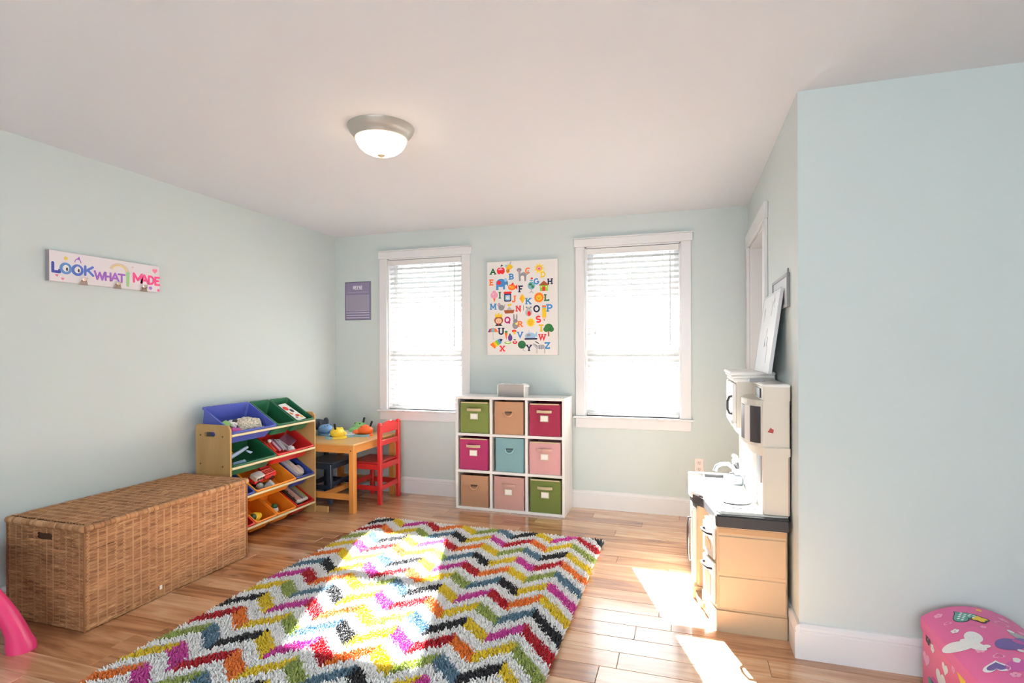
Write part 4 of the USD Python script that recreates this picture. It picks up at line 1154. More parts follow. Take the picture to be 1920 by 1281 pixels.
pic("blue elephant", 290, 372, [("b", E_(-4, -8, 56, 44)), ("b", Rc(-60, 0, -34, 66)), ("b", Rc(18, 0, 40, 62)), ("b", E_(44, -14, 26, 28)), ("r", E_(-28, -10, 24, 22)), ("lb", E_(46, -38, 16, 20)), ("n", Ln(9, (66, -12), (66, 22)))])
pic("orange fish", 415, 410, [("o", E_(-6, 0, 44, 32)), ("r", Po((28, 0), (54, -30), (54, 30))), ("r", Po((-20, -26), (6, -52), (16, -26))), ("go", E_(-6, 2, 20, 14)), ("w", E_(-30, -6, 7, 7)), ("k", E_(-30, -6, 3, 3))])
pic("globe with a bird", 625, 395, [("t", E_(0, 0, 40, 40)), ("dg", E_(-10, -14, 18, 12)), ("dg", E_(14, 12, 14, 16)), ("gy", Ln(6, (0, 40), (0, 62))), ("gy", Ln(6, (-20, 76), (0, 60), (20, 76))), ("r", E_(6, -76, 12, 10)), ("t", E_(0, -54, 18, 9))])
pic("green house", 762, 400, [("l", Rc(-42, -14, 42, 52)), ("br", Po((-58, -8), (0, -56), (58, -8))), ("r", Rc(-16, 6, 14, 52, 4)), ("vy", Rc(-34, 0, -20, 16)), ("vy", Rc(20, 0, 34, 16))])
pic("ice cream cone", 207, 510, [("o", Po((-16, 10), (18, 10), (2, 64))), ("pk", E_(0, -14, 42, 34)), ("pk", E_(0, -42, 22, 22)), ("w", E_(-12, -26, 8, 6))])
pic("jam jar", 360, 510, [("n", Rc(-40, -34, 40, 54, 14)), ("r", Rc(-44, -52, 44, -30, 6)), ("lb", Rc(-30, -18, 30, 42, 12)), ("w", E_(0, 14, 20, 16)), ("k", E_(-8, 12, 3, 4)), ("k", E_(8, 12, 3, 4))])
pic("yellow kite", 524, 530, [("y", Po((0, -48), (34, 0), (4, 54), (-34, 0))), ("go", Po((0, -48), (4, 54), (-34, 0)))])
pic("lion face", 708, 522, [("go", star(14, 58, 48)), ("o", E_(0, 0, 46, 46)), ("y", E_(0, 4, 32, 30)), ("k", E_(-10, -2, 3, 4)), ("k", E_(10, -2, 3, 4)), ("br", E_(0, 12, 7, 5))])
pic("grey mouse", 280, 618, [("gy", E_(8, 12, 34, 30)), ("gy", E_(-18, -18, 18, 20)), ("pk", E_(-20, -20, 9, 10)), ("gy", Ln(6, (38, 20), (48, -20))), ("k", E_(-8, 2, 3, 3))])
pic("bird in a nest", 378, 645, [("br", Po((-60, 12), (58, 10), (46, 44), (-46, 48))), ("lg", Po((-34, 10), (0, -28), (34, 8))), ("y", E_(-6, -42, 12, 12)), ("y", E_(14, -46, 12, 12))])
pic("grey opossum", 595, 668, [("lg", E_(0, 14, 38, 42)), ("lg", E_(0, -26, 24, 20)), ("r", E_(4, 26, 18, 26)), ("gy", E_(-24, -40, 9, 10)), ("gy", E_(24, -40, 9, 10)), ("gy", Ln(5, (-56, -60), (-58, -10))), ("k", E_(-8, -26, 3, 3)), ("k", E_(8, -26, 3, 3))])
pic("yellow pencil", 764, 690, [("y", Rc(-22, -50, 22, 44)), ("o", Rc(-22, -80, 22, -62)), ("t", Rc(-22, -62, 22, -50)), ("sk", Po((-22, 44), (22, 44), (0, 78))), ("k", Po((-7, 68), (7, 68), (0, 82)))])
pic("queen with a yellow crown", 257, 760, [("br", E_(0, 6, 50, 44)), ("sk", E_(0, 12, 34, 30)), ("y", Po((-40, -28), (-40, -72), (-18, -50), (0, -76), (18, -50), (40, -72), (40, -28))), ("k", Po((-40, 64), (-20, 38), (20, 38), (40, 64))), ("r", Po((-12, 40), (12, 40), (0, 62))), ("k", E_(-12, 10, 3, 4)), ("k", E_(12, 10, 3, 4)), ("pk", E_(0, 26, 8, 4))])
pic("grey rabbit", 446, 790, [("gy", E_(0, 30, 34, 40)), ("gy", E_(0, -16, 26, 24)), ("gy", E_(-16, -58, 8, 34)), ("gy", E_(16, -58, 8, 34)), ("vy", E_(14, 14, 14, 12)), ("k", E_(-8, -18, 3, 3)), ("k", E_(8, -18, 3, 3))])
pic("smiling sun", 616, 790, [("vy", star(12, 56, 38)), ("y", E_(0, 0, 38, 38)), ("k", E_(-12, -6, 3, 4)), ("k", E_(12, -6, 3, 4)), ("o", Ln(4, (-12, 12), (0, 18), (12, 12)))])
pic("green tree", 812, 860, [("br", Rc(-8, 20, 6, 78)), ("dg", unary_union([E_(0, -14, 44, 40), E_(-26, 4, 30, 28), E_(28, 4, 28, 28)])), ("g", E_(16, 8, 16, 12))])
pic("striped umbrella", 192, 880, [("o", Po((-58, 12), (-40, -22), (0, -36), (40, -22), (58, 12))), ("t", Po((-20, 12), (-12, -32), (0, -36), (12, -32), (20, 12))), ("pu", Po((-58, 12), (-40, -22), (-28, -26), (-36, 12))), ("lg", Ln(5, (0, 12), (2, 84), (14, 88)))])
pic("carrot and other vegetables", 385, 940, [("o", Po((-62, -40), (-26, -40), (-40, 36))), ("dg", E_(-42, -50, 16, 12)), ("pu", E_(2, 14, 24, 34)), ("dg", E_(0, -24, 12, 8)), ("r", E_(46, -58, 26, 14)), ("y", E_(50, -38, 12, 16)), ("r", E_(56, 62, 26, 18)), ("w", E_(56, 58, 12, 8)), ("dg", E_(54, 34, 14, 6)), ("l", E_(-24, 66, 40, 14)), ("w", E_(-24, 62, 26, 7))])
pic("blue whale on the sea", 618, 930, [("lb", unary_union([E_(-6, 6, 58, 36), Po((40, 0), (66, -46), (70, 20))])), ("gy", E_(-24, -4, 22, 14)), ("n", Rc(-70, 28, 70, 44, 6)), ("lb", Ln(5, (-20, -30), (-20, -54)))])
pic("rainbow xylophone", 232, 1012, [("o", Po((-76, 14), (-40, -10), (-6, 40), (-20, 58))), ("y", Po((-40, -10), (-16, -22), (18, 24), (-6, 40))), ("l", Po((-16, -22), (10, -36), (38, 10), (18, 24))), ("b", Po((10, -36), (34, -48), (56, -4), (38, 10))), ("n", Po((34, -48), (70, -44), (60, -26), (50, -14)))])
pic("green yarn ball", 518, 1028, [("g", E_(0, 0, 44, 42)), ("dg", Ln(4, (-30, -14), (0, 0), (30, 16))), ("dg", Ln(4, (-24, 20), (4, -6), (26, -24))), ("gy", Ln(4, (30, 30), (10, 56), (40, 70)))])
pic("striped zebra", 728, 1055, [("lg", E_(0, 0, 50, 24)), ("lg", Rc(-50, 0, -38, 66)), ("lg", Rc(34, 0, 46, 66)), ("lg", Po((-30, -10), (-70, -40), (-90, -34), (-84, -18), (-50, 16))), ("k", Po((-62, -64), (-18, -40), (-22, -32), (-60, -52))), ("k", Ln(5, (-20, -20), (-16, 20))), ("k", Ln(5, (2, -22), (4, 22))), ("k", Ln(5, (24, -20), (22, 20))), ("k", Ln(5, (-56, -26), (-44, -8)))])

# ================================================================ CLIP BOARD SIGN ON THE LEFT WALL
GY0, GY1, GZ0, GZ1, GT = -2.545, -1.902, 1.708, 1.874, .028
sign = thing("clip_sign", "white painted clip board sign reading LOOK WHAT I MADE on the left wall", "sign", (0, (GY0 + GY1) / 2, GZ0))
part(sign, "board", bx(.001, GT, GY0, GY1, GZ0, GZ1, .002), M("sign_white", (232, 226, 230), .5))
part(sign, "board_edge", bx(.001, GT - .003, GY0 - .0035, GY0, GZ0, GZ1), M("sign_edge", (150, 146, 152), .5))


def on_left(poly, y_, z_, k=0, t=.0006):
    return place(prism(poly, t), (GT + .0003 * k, y_, z_), (0, 1, 0), (0, 0, 1), (1, 0, 0))


# crop pixels of the photograph (7.11 to one) to the sign's face
SL = (GY1 - GY0) / 1455.0


def sg(cx, cy):
    u = (cx - 240) / 1450.0
    top, bot = 190 + 245 * u, 598 + 175 * u
    return GY0 + u * (GY1 - GY0) , GZ1 - (cy - top) / (bot - top) * (GZ1 - GZ0)


SZ = {"ink_blue_dark": (62, 70, 150), "ink_blue_light": (96, 140, 200), "ink_blue_mid": (84, 110, 188), "ink_violet": (152, 98, 188), "ink_pink": (226, 84, 138), "ink_green": (150, 196, 140), "ink_peach": (214, 198, 190), "ink_yellow": (234, 208, 110), "ink_rose": (236, 130, 160)}
for nm, rgb in SZ.items():
    M("sign_" + nm, rgb, .65, .3)
for ch, cx, cy, h, xs, wt, mat in (("L", 258, 492, 140, 1.0, .24, "ink_blue_dark"), ("O", 356, 508, 148, 1.0, .24, "ink_blue_light"), ("O", 492, 530, 150, 1.0, .24, "ink_blue_mid"), ("K", 634, 535, 140, 1.02, .22, "ink_blue_mid"),
                               ("W", 762, 588, 128, .92, .2, "ink_violet"), ("H", 898, 604, 126, .78, .2, "ink_violet"), ("A", 985, 612, 128, .9, .2, "ink_violet"), ("T", 1078, 630, 130, .92, .2, "ink_violet"),
                               ("M", 1278, 632, 148, .98, .22, "ink_pink"), ("A", 1402, 650, 142, .86, .22, "ink_pink"), ("D", 1506, 664, 138, .85, .22, "ink_pink"), ("E", 1606, 680, 138, .82, .22, "ink_pink")):
    y_, z_ = sg(cx, cy)
    hh = h * (GZ1 - GZ0) / 385.0
    g, w = glyph(ch, hh, wt, False, "round", xs)
    part(sign, "letter", on_left(g, y_, z_), MATS["sign_" + mat], label=f"painted letter {ch}")
for k, (cx, cy) in enumerate(((424, 438), (562, 458))):
    y_, z_ = sg(cx, cy)
    p = sub(sign, "painted_eye", "eye painted in the letter O")
    part(p, "eye_white", on_left(affinity.scale(Point(0, 0).buffer(1, 12), .016, .019), y_, z_, 1), card)
    part(p, "pupil", on_left(affinity.scale(Point(.004, -.004).buffer(1, 10), .005, .010), y_, z_, 2), M("pupil_dark", (24, 30, 70), .6))
y_, z_ = sg(1225, 520)
rb = sub(sign, "painted_rainbow", "pale rainbow that stands for the letter I")
R0 = .056
for k, c in enumerate(("ink_peach", "ink_yellow", "ink_green")):
    r_ = R0 - .006 * k
    pts = [(-R0 - .004 + r_ * math.cos(a), .008 + r_ * .82 * math.sin(a)) for a in np.linspace(0, math.pi * .93, 20)]
    part(rb, "band", on_left(LineString(pts).buffer(.0032, cap_style=2), y_, z_, k + 1), MATS["sign_" + ("ink_peach" if k < 2 else "ink_yellow")])
part(rb, "stem", on_left(Polygon([(-.018, .008), (.004, .008), (.000, -.080), (-.016, -.080)]), y_, z_ + .004, 4), MATS["sign_ink_green"])


def heart(s):
    t = np.linspace(0, 2 * np.pi, 40)
    return Polygon(np.stack([16 * np.sin(t) ** 3, 13 * np.cos(t) - 5 * np.cos(2 * t) - 2 * np.cos(3 * t) - np.cos(4 * t)], 1) * s / 16)


def flower(s):
    return unary_union([Point(s * .6 * math.cos(a), s * .6 * math.sin(a)).buffer(s * .42, 6) for a in np.arange(5) * 2 * math.pi / 5])


for g, cx, cy, m_ in ((star(8, .013, .008), 420, 308, "ink_yellow"), (heart(.008), 318, 530, "ink_rose"), (heart(.008), 384, 575, "ink_rose"), (heart(.017), 1612, 490, "ink_rose"), (flower(.009), 1668, 745, "ink_pink"), (flower(.011), 1545, 712, "ink_violet"), (flower(.006), 1485, 702, "ink_blue_light"), (heart(.006), 1280, 432, "ink_peach")):
    y_, z_ = sg(cx, cy)
    part(sign, "painted_motif", on_left(g, y_, z_, 1), MATS["sign_" + m_])
y_, z_ = sg(562, 360)
part(sign, "painted_motif", on_left(unary_union([LineString(arc(0, 0, .016, .018, 0, 180)).buffer(.002), Polygon([(-.010, .016), (.012, .016), (.008, .034)])]), y_, z_, 1), MATS["sign_ink_violet"], label="small painted bird")
chrome = M("clip_metal", (206, 204, 202), .25, metal=.9)
for cx in (622, 1058, 1432):
    y_, z_ = sg(cx, 640)
    z_ = GZ0
    p = sub(sign, "clip", "small silver bulldog clip")
    part(p, "jaw", hull([(GT, y_ - .026, z_ - .004), (GT, y_ + .026, z_ - .004), (GT + .003, y_ + .026, z_ - .006), (GT + .003, y_ - .026, z_ - .006), (GT + .016, y_ - .013, z_ + .012), (GT + .016, y_ + .013, z_ + .012), (GT, y_ - .014, z_ + .014), (GT, y_ + .014, z_ + .014)]), chrome)
    part(p, "lever", hull([(GT + .010, y_ - .010, z_ + .012), (GT + .010, y_ + .010, z_ + .012), (GT + .022, y_ - .013, z_ + .034), (GT + .022, y_ + .013, z_ + .034), (GT + .024, y_ + .012, z_ + .033), (GT + .012, y_, z_ + .010)]), chrome)
    part(p, "spring", tube([(GT + .010, y_ - .013, z_ + .016), (GT + .010, y_ + .013, z_ + .016)], .005, 8), M("clip_spring", (150, 112, 84), .35, metal=.8))

# ================================================================ PLAQUE AND LEANING BOARD ON THE RIGHT WALL
pq = thing("wall_plaque", "flat grey framed plaque hanging on the right wall behind the leaning white board", "wall plaque", (XR, -1.55, 1.525))
pz0, pz1, py0, py1 = 1.525, 1.687, -1.775, -1.325
part(pq, "plaque_frame", place(frame(py0, py1, pz0, pz1, .016, 0, .014), (XR - .014, 0, 0), (0, 1, 0), (1, 0, 0), (0, 0, 1)), M("plaque_grey_dark", (132, 134, 138), .5))
part(pq, "plaque_face", bx(XR - .009, XR - .002, py0 + .014, py1 - .014, pz0 + .014, pz1 - .014), M("plaque_grey", (184, 186, 190), .5))
part(pq, "plaque_print", cat(*[bx(XR - .0098, XR - .0085, a, a + .05, 1.60, 1.64) for a in (-1.60, -1.53, -1.46)]), M("plaque_print", (160, 162, 168), .5))
part(pq, "hanger", tube([(XR - .006, py0 + .016 + .010 * math.cos(a), pz1 + .010 + .010 * math.sin(a)) for a in np.linspace(0, 2 * math.pi, 16)], .0022, 6), M("plaque_grey_dark", 0))
lb = thing("leaning_board", "white board with faint marks leaning against right wall atop the play kitchen", "board", (3.66, -1.39, 1.2085))
lo, hi = np.array([3.648, 0, 1.2085]), np.array([3.7045, 0, 1.624])
ev = (hi - lo) / np.linalg.norm(hi - lo); en = np.cross([0, 1, 0], ev); en = -en if en[0] > 0 else en
bh = np.linalg.norm(hi - lo)


def onb(m):
    return place(m, lo + np.array([0, -1.676, 0]), (0, 1, 0), ev, en)


part(lb, "panel", onb(bx(.004, .569, .004, bh - .004, -.014, -.002)), M("board_white", (233, 234, 236), .3, var=(7, (226, 228, 231))))
part(lb, "panel_frame", onb(frame(0, .573, 0, bh, .010, 0, .016)).apply_translation((0, 0, 0)) if False else onb(cat(bx(0, .008, 0, bh, -.016, 0, .001), bx(.565, .573, 0, bh, -.016, 0, .001), bx(.008, .565, 0, .008, -.016, 0, .001), bx(.008, .565, bh - .008, bh, -.016, 0, .001))), M("board_frame", (206, 207, 210), .4))
part(lb, "faint_drawing", onb(cat(*[tube([(.10 + .35 * r_[0], .05 + .3 * r_[1], -.0016), (.10 + .35 * r_[0] + .06 * (r_[2] - .5), .05 + .3 * r_[1] + .05, -.0016), (.12 + .35 * r_[0], .05 + .3 * r_[1] + .09 * r_[3], -.0016)], .0012, 4) for r_ in rng.random((9, 4))])), M("faint_grey", (208, 211, 218), .5))
"""#KITCHEN"""

# ================================================================ PLAY KITCHEN
kw = M("kitchen_white", (234, 232, 227), .35)
kc = M("kitchen_cream", (212, 205, 192), .42)
kt = M("kitchen_tan", (192, 167, 137), .45, bump=(60, .05, .001))
kts = M("kitchen_tan_dark", (178, 146, 110), .5)
kk = M("kitchen_black", (46, 46, 49), .4)
kg = M("kitchen_grey", (150, 152, 156), .4)
KXW, KYN, KYM, KYF = XR - .021, -1.832, -1.500, -.925
kit = thing("play_kitchen", "cream and tan plastic play kitchen standing against the right wall", "play kitchen", (3.52, -1.38, 0))


def zprism(pts, z0, z1, r=0.0, bev=0.0):
    p = Polygon(pts)
    if r:
        p = p.buffer(-r).buffer(r, 4)
    if not bev:
        return prism(p, z1 - z0, z0)
    q = p.buffer(-bev, join_style=1)
    # rounded over at the top and bottom
    return cat(prism(p, z1 - z0 - 2 * bev, z0 + bev), prism(q, z1 - z0, z0))


near_plan = [(3.405, KYN), (KXW, KYN), (KXW, -1.50), (3.36, -1.50), (3.366, -1.60)]
body_near = zprism([(3.405, KYN + .004), (KXW, KYN + .004), (KXW, -1.66), (3.352, -1.66)], .02, .49, .01)
part(kit, "cabinet_body", body_near, kt, label="tan near cabinet")
part(kit, "side_panel", bx(3.409, KXW - .004, KYN, KYN + .02, .105, .262, .006), kt)
part(kit, "side_panel", bx(3.409, KXW - .004, KYN, KYN + .02, .272, .452, .006), kt)
part(kit, "side_panel", bx(3.409, KXW - .004, KYN + .003, KYN + .02, .458, .488, .004), kts)
part(kit, "plinth", zprism([(3.402, KYN - .006), (KXW, KYN - .006), (KXW, -1.60), (3.34, -1.60)], 0.0, .098, .008), kt)
# the open cubby between the two cabinets
part(kit, "cubby", cat(bx(3.44, KXW, -1.66, -1.50, .02, .49), bx(3.345, 3.44, -1.66, -1.52, .02, .045)), kts, label="open cubby between the cabinets")
part(kit, "plinth", zprism([(3.33, -1.60), (3.372, -1.66), (KXW, -1.62), (KXW, -1.40), (3.31, -1.49)], 0, .040, .004), kt)
# far cabinet with the white door
part(kit, "cabinet_body", zprism([(3.322, -1.500), (KXW, -1.500), (KXW, KYF), (3.322, KYF)], .06, .49, .012), kt, label="tan far cabinet")
part(kit, "plinth", zprism([(3.298, -1.508), (KXW, -1.508), (KXW, KYF), (3.300, KYF)], 0, .062, .012), kt)
dr = part(kit, "oven_door", bx(3.294, 3.324, -1.492, KYF + .02, .075, .478, .008), kw, label="white oven door")
hz = tube([(3.296, -1.40, .158), (3.280, -1.40, .160), (3.275, -1.40, .20), (3.274, -1.40, .28), (3.275, -1.40, .36), (3.280, -1.40, .398), (3.296, -1.40, .400)], .006, 8)
part(kit, "handle", hz, kk, label="black door handle", smooth=60)
# drawers on the slanted near front
da, db = np.array([3.405, KYN + .008]), np.array([3.352, -1.66])
de = (db - da) / np.linalg.norm(db - da); dn = np.array([-de[1], de[0]]); dn = -dn if dn[0] > 0 else dn
DLN = np.linalg.norm(db - da)


def slant(m):
    return place(m, (da[0], da[1], 0), (de[0], de[1], 0), (dn[0], dn[1], 0), (0, 0, 1))


for z0, z1 in ((.325, .475), (.110, .310)):
    d = sub(kit, "drawer", "white drawer front")
    part(d, "drawer_front", slant(bx(.012, DLN - .012, 0, .012, z0, z1, .004)), kw)
    part(d, "handle", slant(tube([(.035, .010, z1 - .035), (.045, .030, z1 - .032), (.085, .036, z1 - .032), (.125, .030, z1 - .032), (.135, .010, z1 - .035)], .0065, 8)), kk, smooth=60)
    part(d, "window_recess", slant(bx(.05, DLN - .05, .010, .0135, z0 + .03, z1 - .065)), kts)
# worktop
top_plan = [(3.398, KYN - .012), (3.395, -1.79), (3.352, -1.54), (3.300, -1.46), (3.286, -1.40), (3.286, KYF - .02), (KXW + .012, KYF - .02), (KXW + .012, KYN - .012)]
part(kit, "worktop_rim", zprism(top_plan, .492, .548, .014, .006), kk, label="black worktop edge", smooth=30)
inner = [(3.402, KYN - .002), (3.402, -1.78), (3.352, -1.52), (3.296, -1.45), (3.279, -1.395), (3.279, KYF - .012), (KXW + .010, KYF - .012), (KXW + .010, -1.60), (3.690, -1.700), (3.60, -1.800), (3.55, KYN + .012)]
inner = [(3.418, KYN + .016), (3.402, -1.78), (3.350, -1.52), (3.292, -1.45), (3.279, -1.38), (3.279, KYF - .026), (KXW + .010, KYF - .026), (KXW + .010, KYN + .03), (3.60, KYN + .022)]
part(kit, "worktop", zprism(inner, .520, .560, .012, .004), kw, smooth=30)
# what is on the worktop: sink, burner, dials
sk = sub(kit, "sink", "grey sink basin with a white rim")
part(sk, "sink_rim", place(frame(3.362, 3.492, -1.205, -1.005, .012, 0, .010), (0, 0, .5595), (1, 0, 0), (0, 0, 1), (0, 1, 0)), kw)
part(sk, "basin", bx(3.374, 3.480, -1.193, -1.017, .5595, .5615), M("sink_grey", (52, 54, 60), .35))
br_ = sub(kit, "burner", "round white hob with a black groove")
part(br_, "burner_ring", lathe([(.070, .5598), (.072, .566), (.066, .568), (.062, .5602)], (3.505, -1.615, 0), 36), kk, smooth=40)
part(br_, "burner_plate", lathe([(.001, .5602), (.064, .5602), (.062, .572), (.050, .576), (.001, .575)], (3.505, -1.605, 0), 36), kw, smooth=40)
part(kit, "slot", bx(3.462, 3.592, -1.742, -1.722, .5595, .5625), kk, label="black slot in the worktop")
part(kit, "slot", bx(3.385, 3.470, -1.252, -1.238, .5595, .5622), kk)
for x_, yy in ((3.378, -1.335), (3.430, -1.445)):
    part(kit, "dial", lathe([(.020, .5595), (.019, .568), (.015, .572), (.001, .573)], (x_, yy, 0), 20), M("dial_grey", (192, 190, 190), .4), smooth=40)
fa = sub(kit, "faucet", "grey arched faucet")
part(fa, "spout", tube([(3.545, -1.22, .575), (3.538, -1.235, .615), (3.520, -1.27, .660), (3.490, -1.315, .690), (3.455, -1.345, .694), (3.428, -1.36, .682), (3.418, -1.365, .655)], [.012, .012, .011, .011, .011, .011, .012], 12), M("faucet_grey", (128, 134, 142), .3), smooth=60)
part(fa, "faucet_base", bx(3.515, 3.575, -1.265, -1.185, .5595, .612, .008), M("faucet_grey", 0), smooth=30)
part(fa, "faucet_lever", hull([(3.53, -1.25, .612), (3.57, -1.25, .612), (3.53, -1.20, .612), (3.57, -1.20, .612), (3.525, -1.275, .650), (3.565, -1.275, .650), (3.525, -1.265, .656), (3.565, -1.265, .656)]), M("faucet_grey", 0))
# back wall of the kitchen, its vent, its telephone
part(kit, "back_panel", bx(3.605, KXW + .012, KYN + .012, KYF, .555, 1.10, .008), kc)
part(kit, "back_splash", bx(3.580, 3.608, -1.62, KYF + .01, .556, .90, .006), kw)
part(kit, "vent_grille", cat(*[bx(3.598, 3.606, -1.79 + .022 * k, -1.775 + .022 * k, .70, .848, .002) for k in range(7)]), kg)
ph = sub(kit, "telephone", "small black and white toy telephone")
part(ph, "telephone_base", bx(3.552, 3.582, -1.26, -1.17, .612, .700, .008), kw)
part(ph, "handset", tube([(3.545, -1.262, .700), (3.530, -1.25, .712), (3.530, -1.215, .716), (3.530, -1.18, .712), (3.545, -1.168, .700)], [.013, .012, .008, .012, .013], 10), kw, smooth=60)
part(ph, "keypad", cat(bx(3.546, 3.553, -1.25, -1.18, .622, .684, .002), tube([(3.548, -1.255, .655), (3.528, -1.25, .672), (3.526, -1.20, .690)], .010, 8), tube([(3.535, -1.25, .628), (3.505, -1.25, .622)], .009, 8)), kk)
# near upper unit with the rounded microwave door
zq = lambda pts, z0, z1, m, nm, lab=None, r=.006, bev=.004: part(kit, nm, zprism(pts, z0, z1, r, bev), m, lab, smooth=30)
arcp = lambda s: [(3.604 - s * (.074 * math.sin(t)), KYN + .012 + .40 * (1 - math.cos(t)) / 2 * 2 * .5) for t in np.linspace(0, math.pi, 14)]
zq([(3.604, KYN + .01)] + [(KXW + .012, KYN + .01), (KXW + .012, -1.43), (3.604, -1.43)] + arcp(.95)[::-1], .872, 1.090, kc, "microwave")
zq([(3.606, KYN + .006), (KXW + .014, KYN + .006), (KXW + .014, -1.425), (3.606, -1.425)], 1.086, 1.158, kc, "upper_shelf")
part(kit, "cap", bx(3.602, KXW + .014, KYN + .002, -1.42, 1.150, 1.166, .005), kw)
part(kit, "cap", bx(3.570, 3.640, -1.62, -1.56, 1.164, 1.180, .003), kg)
zq([(3.612, KYN + .004), (KXW + .014, KYN + .004), (KXW + .014, -1.425), (3.612, -1.425)] + arcp(.55)[::-1], .832, .876, kc, "canopy")
mw = sub(kit, "microwave_door", "curved black microwave door with a white handle")


def curve_strip(s, t0, t1, z0, z1, th):
    lo_ = []
    for t in np.linspace(t0, t1, 10):
        x_, y_ = 3.604 - s * .074 * math.sin(t), KYN + .012 + .40 * (1 - math.cos(t)) / 2
        n = np.array([-math.cos(0), -.0]); 
        d_ = np.array([-.074 * s * math.cos(t), .20 * math.sin(t) + 1e-6]); d_ /= np.linalg.norm(d_); n = np.array([-d_[1], d_[0]])
        n = n if n[0] < 0 else -n
        lo_.append(np.array([[x_, y_, z0], [x_ + n[0] * th, y_ + n[1] * th, z0], [x_ + n[0] * th, y_ + n[1] * th, z1], [x_, y_, z1]]))
    return loft(lo_)


part(mw, "door_panel", curve_strip(.95, .10, .66, .892, 1.062, .006), kk, smooth=30)
part(mw, "door_panel", curve_strip(.95, .95, 1.40, .895, 1.060, .006), kk, smooth=30)
part(mw, "handle", curve_strip(.95, .66, .95, .890, 1.064, .012), kw, smooth=30)
part(kit, "shelf_window", bx(3.600, 3.6065, -1.76, -1.60, 1.098, 1.142, .001), kk, label="black opening above the microwave")
part(kit, "sticker", place(prism([(-.014, -.008), (.010, -.012), (.012, .004), (-.002, .013)], .001), (3.640, KYN + .0105, .952), (1, 0, 0), (0, 0, 1), (0, -1, 0)), M("sticker_red", (170, 62, 60), .5), label="small red sticker")
# far upper cupboard with a crown moulding and a black handle
part(kit, "upper_cupboard", zprism([(3.528, -1.405), (KXW + .012, -1.405), (KXW + .012, KYF), (3.528, KYF)], .905, 1.175, .006), kc)
part(kit, "crown", cat(bx(3.512, KXW + .012, -1.408, KYF, 1.150, 1.172, .005), bx(3.502, KXW + .012, -1.412, KYF, 1.172, 1.190, .006), bx(3.494, KXW + .012, -1.414, KYF, 1.188, 1.208, .006)), kw)
part(kit, "cupboard_door", bx(3.510, 3.530, -1.398, KYF + .01, .925, 1.142, .006), kw)
th_ = np.linspace(0, math.pi / 2, 8)
bot = Polygon([(3.535 - .020, .93)] + [(3.60 - .092 * math.cos(t), .925 - .075 * math.sin(t)) for t in th_] + [(KXW, .85), (KXW, .93)])
part(kit, "range_hood", place(prism(bot, -1.0 * (KYF + 1.400) * -1), (0, -1.400, 0), (1, 0, 0), (0, 0, 1), (0, 1, 0)), kw, label="rounded white hood under the cupboard", smooth=40)
part(kit, "handle", tube([(3.514, -1.33, 1.070), (3.496, -1.33, 1.066), (3.488, -1.33, 1.045), (3.487, -1.33, 1.020), (3.488, -1.33, .995), (3.496, -1.33, .974), (3.514, -1.33, .970)], .0065, 8), kk, label="black cupboard handle", smooth=60)

# ================================================================ PINK TOY TRUNK
UX0, UX1, UY0, UY1, UZ, RISE = 4.152, 4.486, -2.560, -2.030, .262, .064
tr = thing("toy_chest", "pink toy chest with an arched printed lid at the lower right", "toy chest", ((UX0 + UX1) / 2, (UY0 + UY1) / 2, 0))
pk = M("trunk_pink", (226, 104, 160), .45)
pk2 = M("trunk_pink_bright", (236, 112, 150), .45)
mid, half = (UX0 + UX1) / 2, (UX1 - UX0) / 2
rad_ = (half ** 2 + RISE ** 2) / (2 * RISE)
zc_ = UZ + RISE - rad_


def top_pt(x_, y_, off=0.0):
    a = math.asin(np.clip((x_ - mid) / rad_, -1, 1))
    return (mid + (rad_ + off) * math.sin(a), y_, zc_ + (rad_ + off) * math.cos(a))


part(tr, "trunk_body", bx(UX0 + .004, UX1 - .004, UY0 + .004, UY1 - .004, 0, UZ - .030, .004), pk2)
aa = np.linspace(-math.asin(half / rad_), math.asin(half / rad_), 22)
prof_t = [(mid + rad_ * math.sin(a), zc_ + rad_ * math.cos(a)) for a in aa]
pol = Polygon([(UX0, UZ - .045), (UX1, UZ - .045)] + prof_t[::-1])
part(tr, "lid", place(prism(pol, UY1 - UY0), (0, UY1, 0), (1, 0, 0), (0, 0, 1), (0, -1, 0)), pk, smooth=30)


def print_top(g, x_, y_, mat, k, label=None, angle=0):
    """a flat shape printed on the arched lid: its own plan outline, bent to the lid"""
    g = affinity.translate(affinity.rotate(g, angle, origin=(0, 0)), x_, y_)
    vs, fs = trimesh.creation.triangulate_polygon(g.segmentize(.012), engine="earcut") if False else trimesh.creation.triangulate_polygon(g, engine="earcut")
    m = trimesh.Trimesh(np.column_stack([vs, np.zeros(len(vs))]), fs, process=False)
    v, f = trimesh.remesh.subdivide_to_size(m.vertices, m.faces, .02)
    v = np.array([top_pt(p[0], p[1], .0007 + .0004 * k) for p in v])
    m = trimesh.Trimesh(v, f, process=True)
    if m.face_normals[:, 2].mean() < 0:
        m.invert()
    part(tr, "print", m, mat, label=label, smooth=True)


def print_side(g, y_, z_, mat, k, label=None):
    part(tr, "print", place(prism(g, .0005), (UX0 + (.0 if z_ > UZ - .045 else .004) - .0003 * (k + 1), y_, z_), (0, -1, 0), (0, 0, 1), (-1, 0, 0)), mat, label=label)


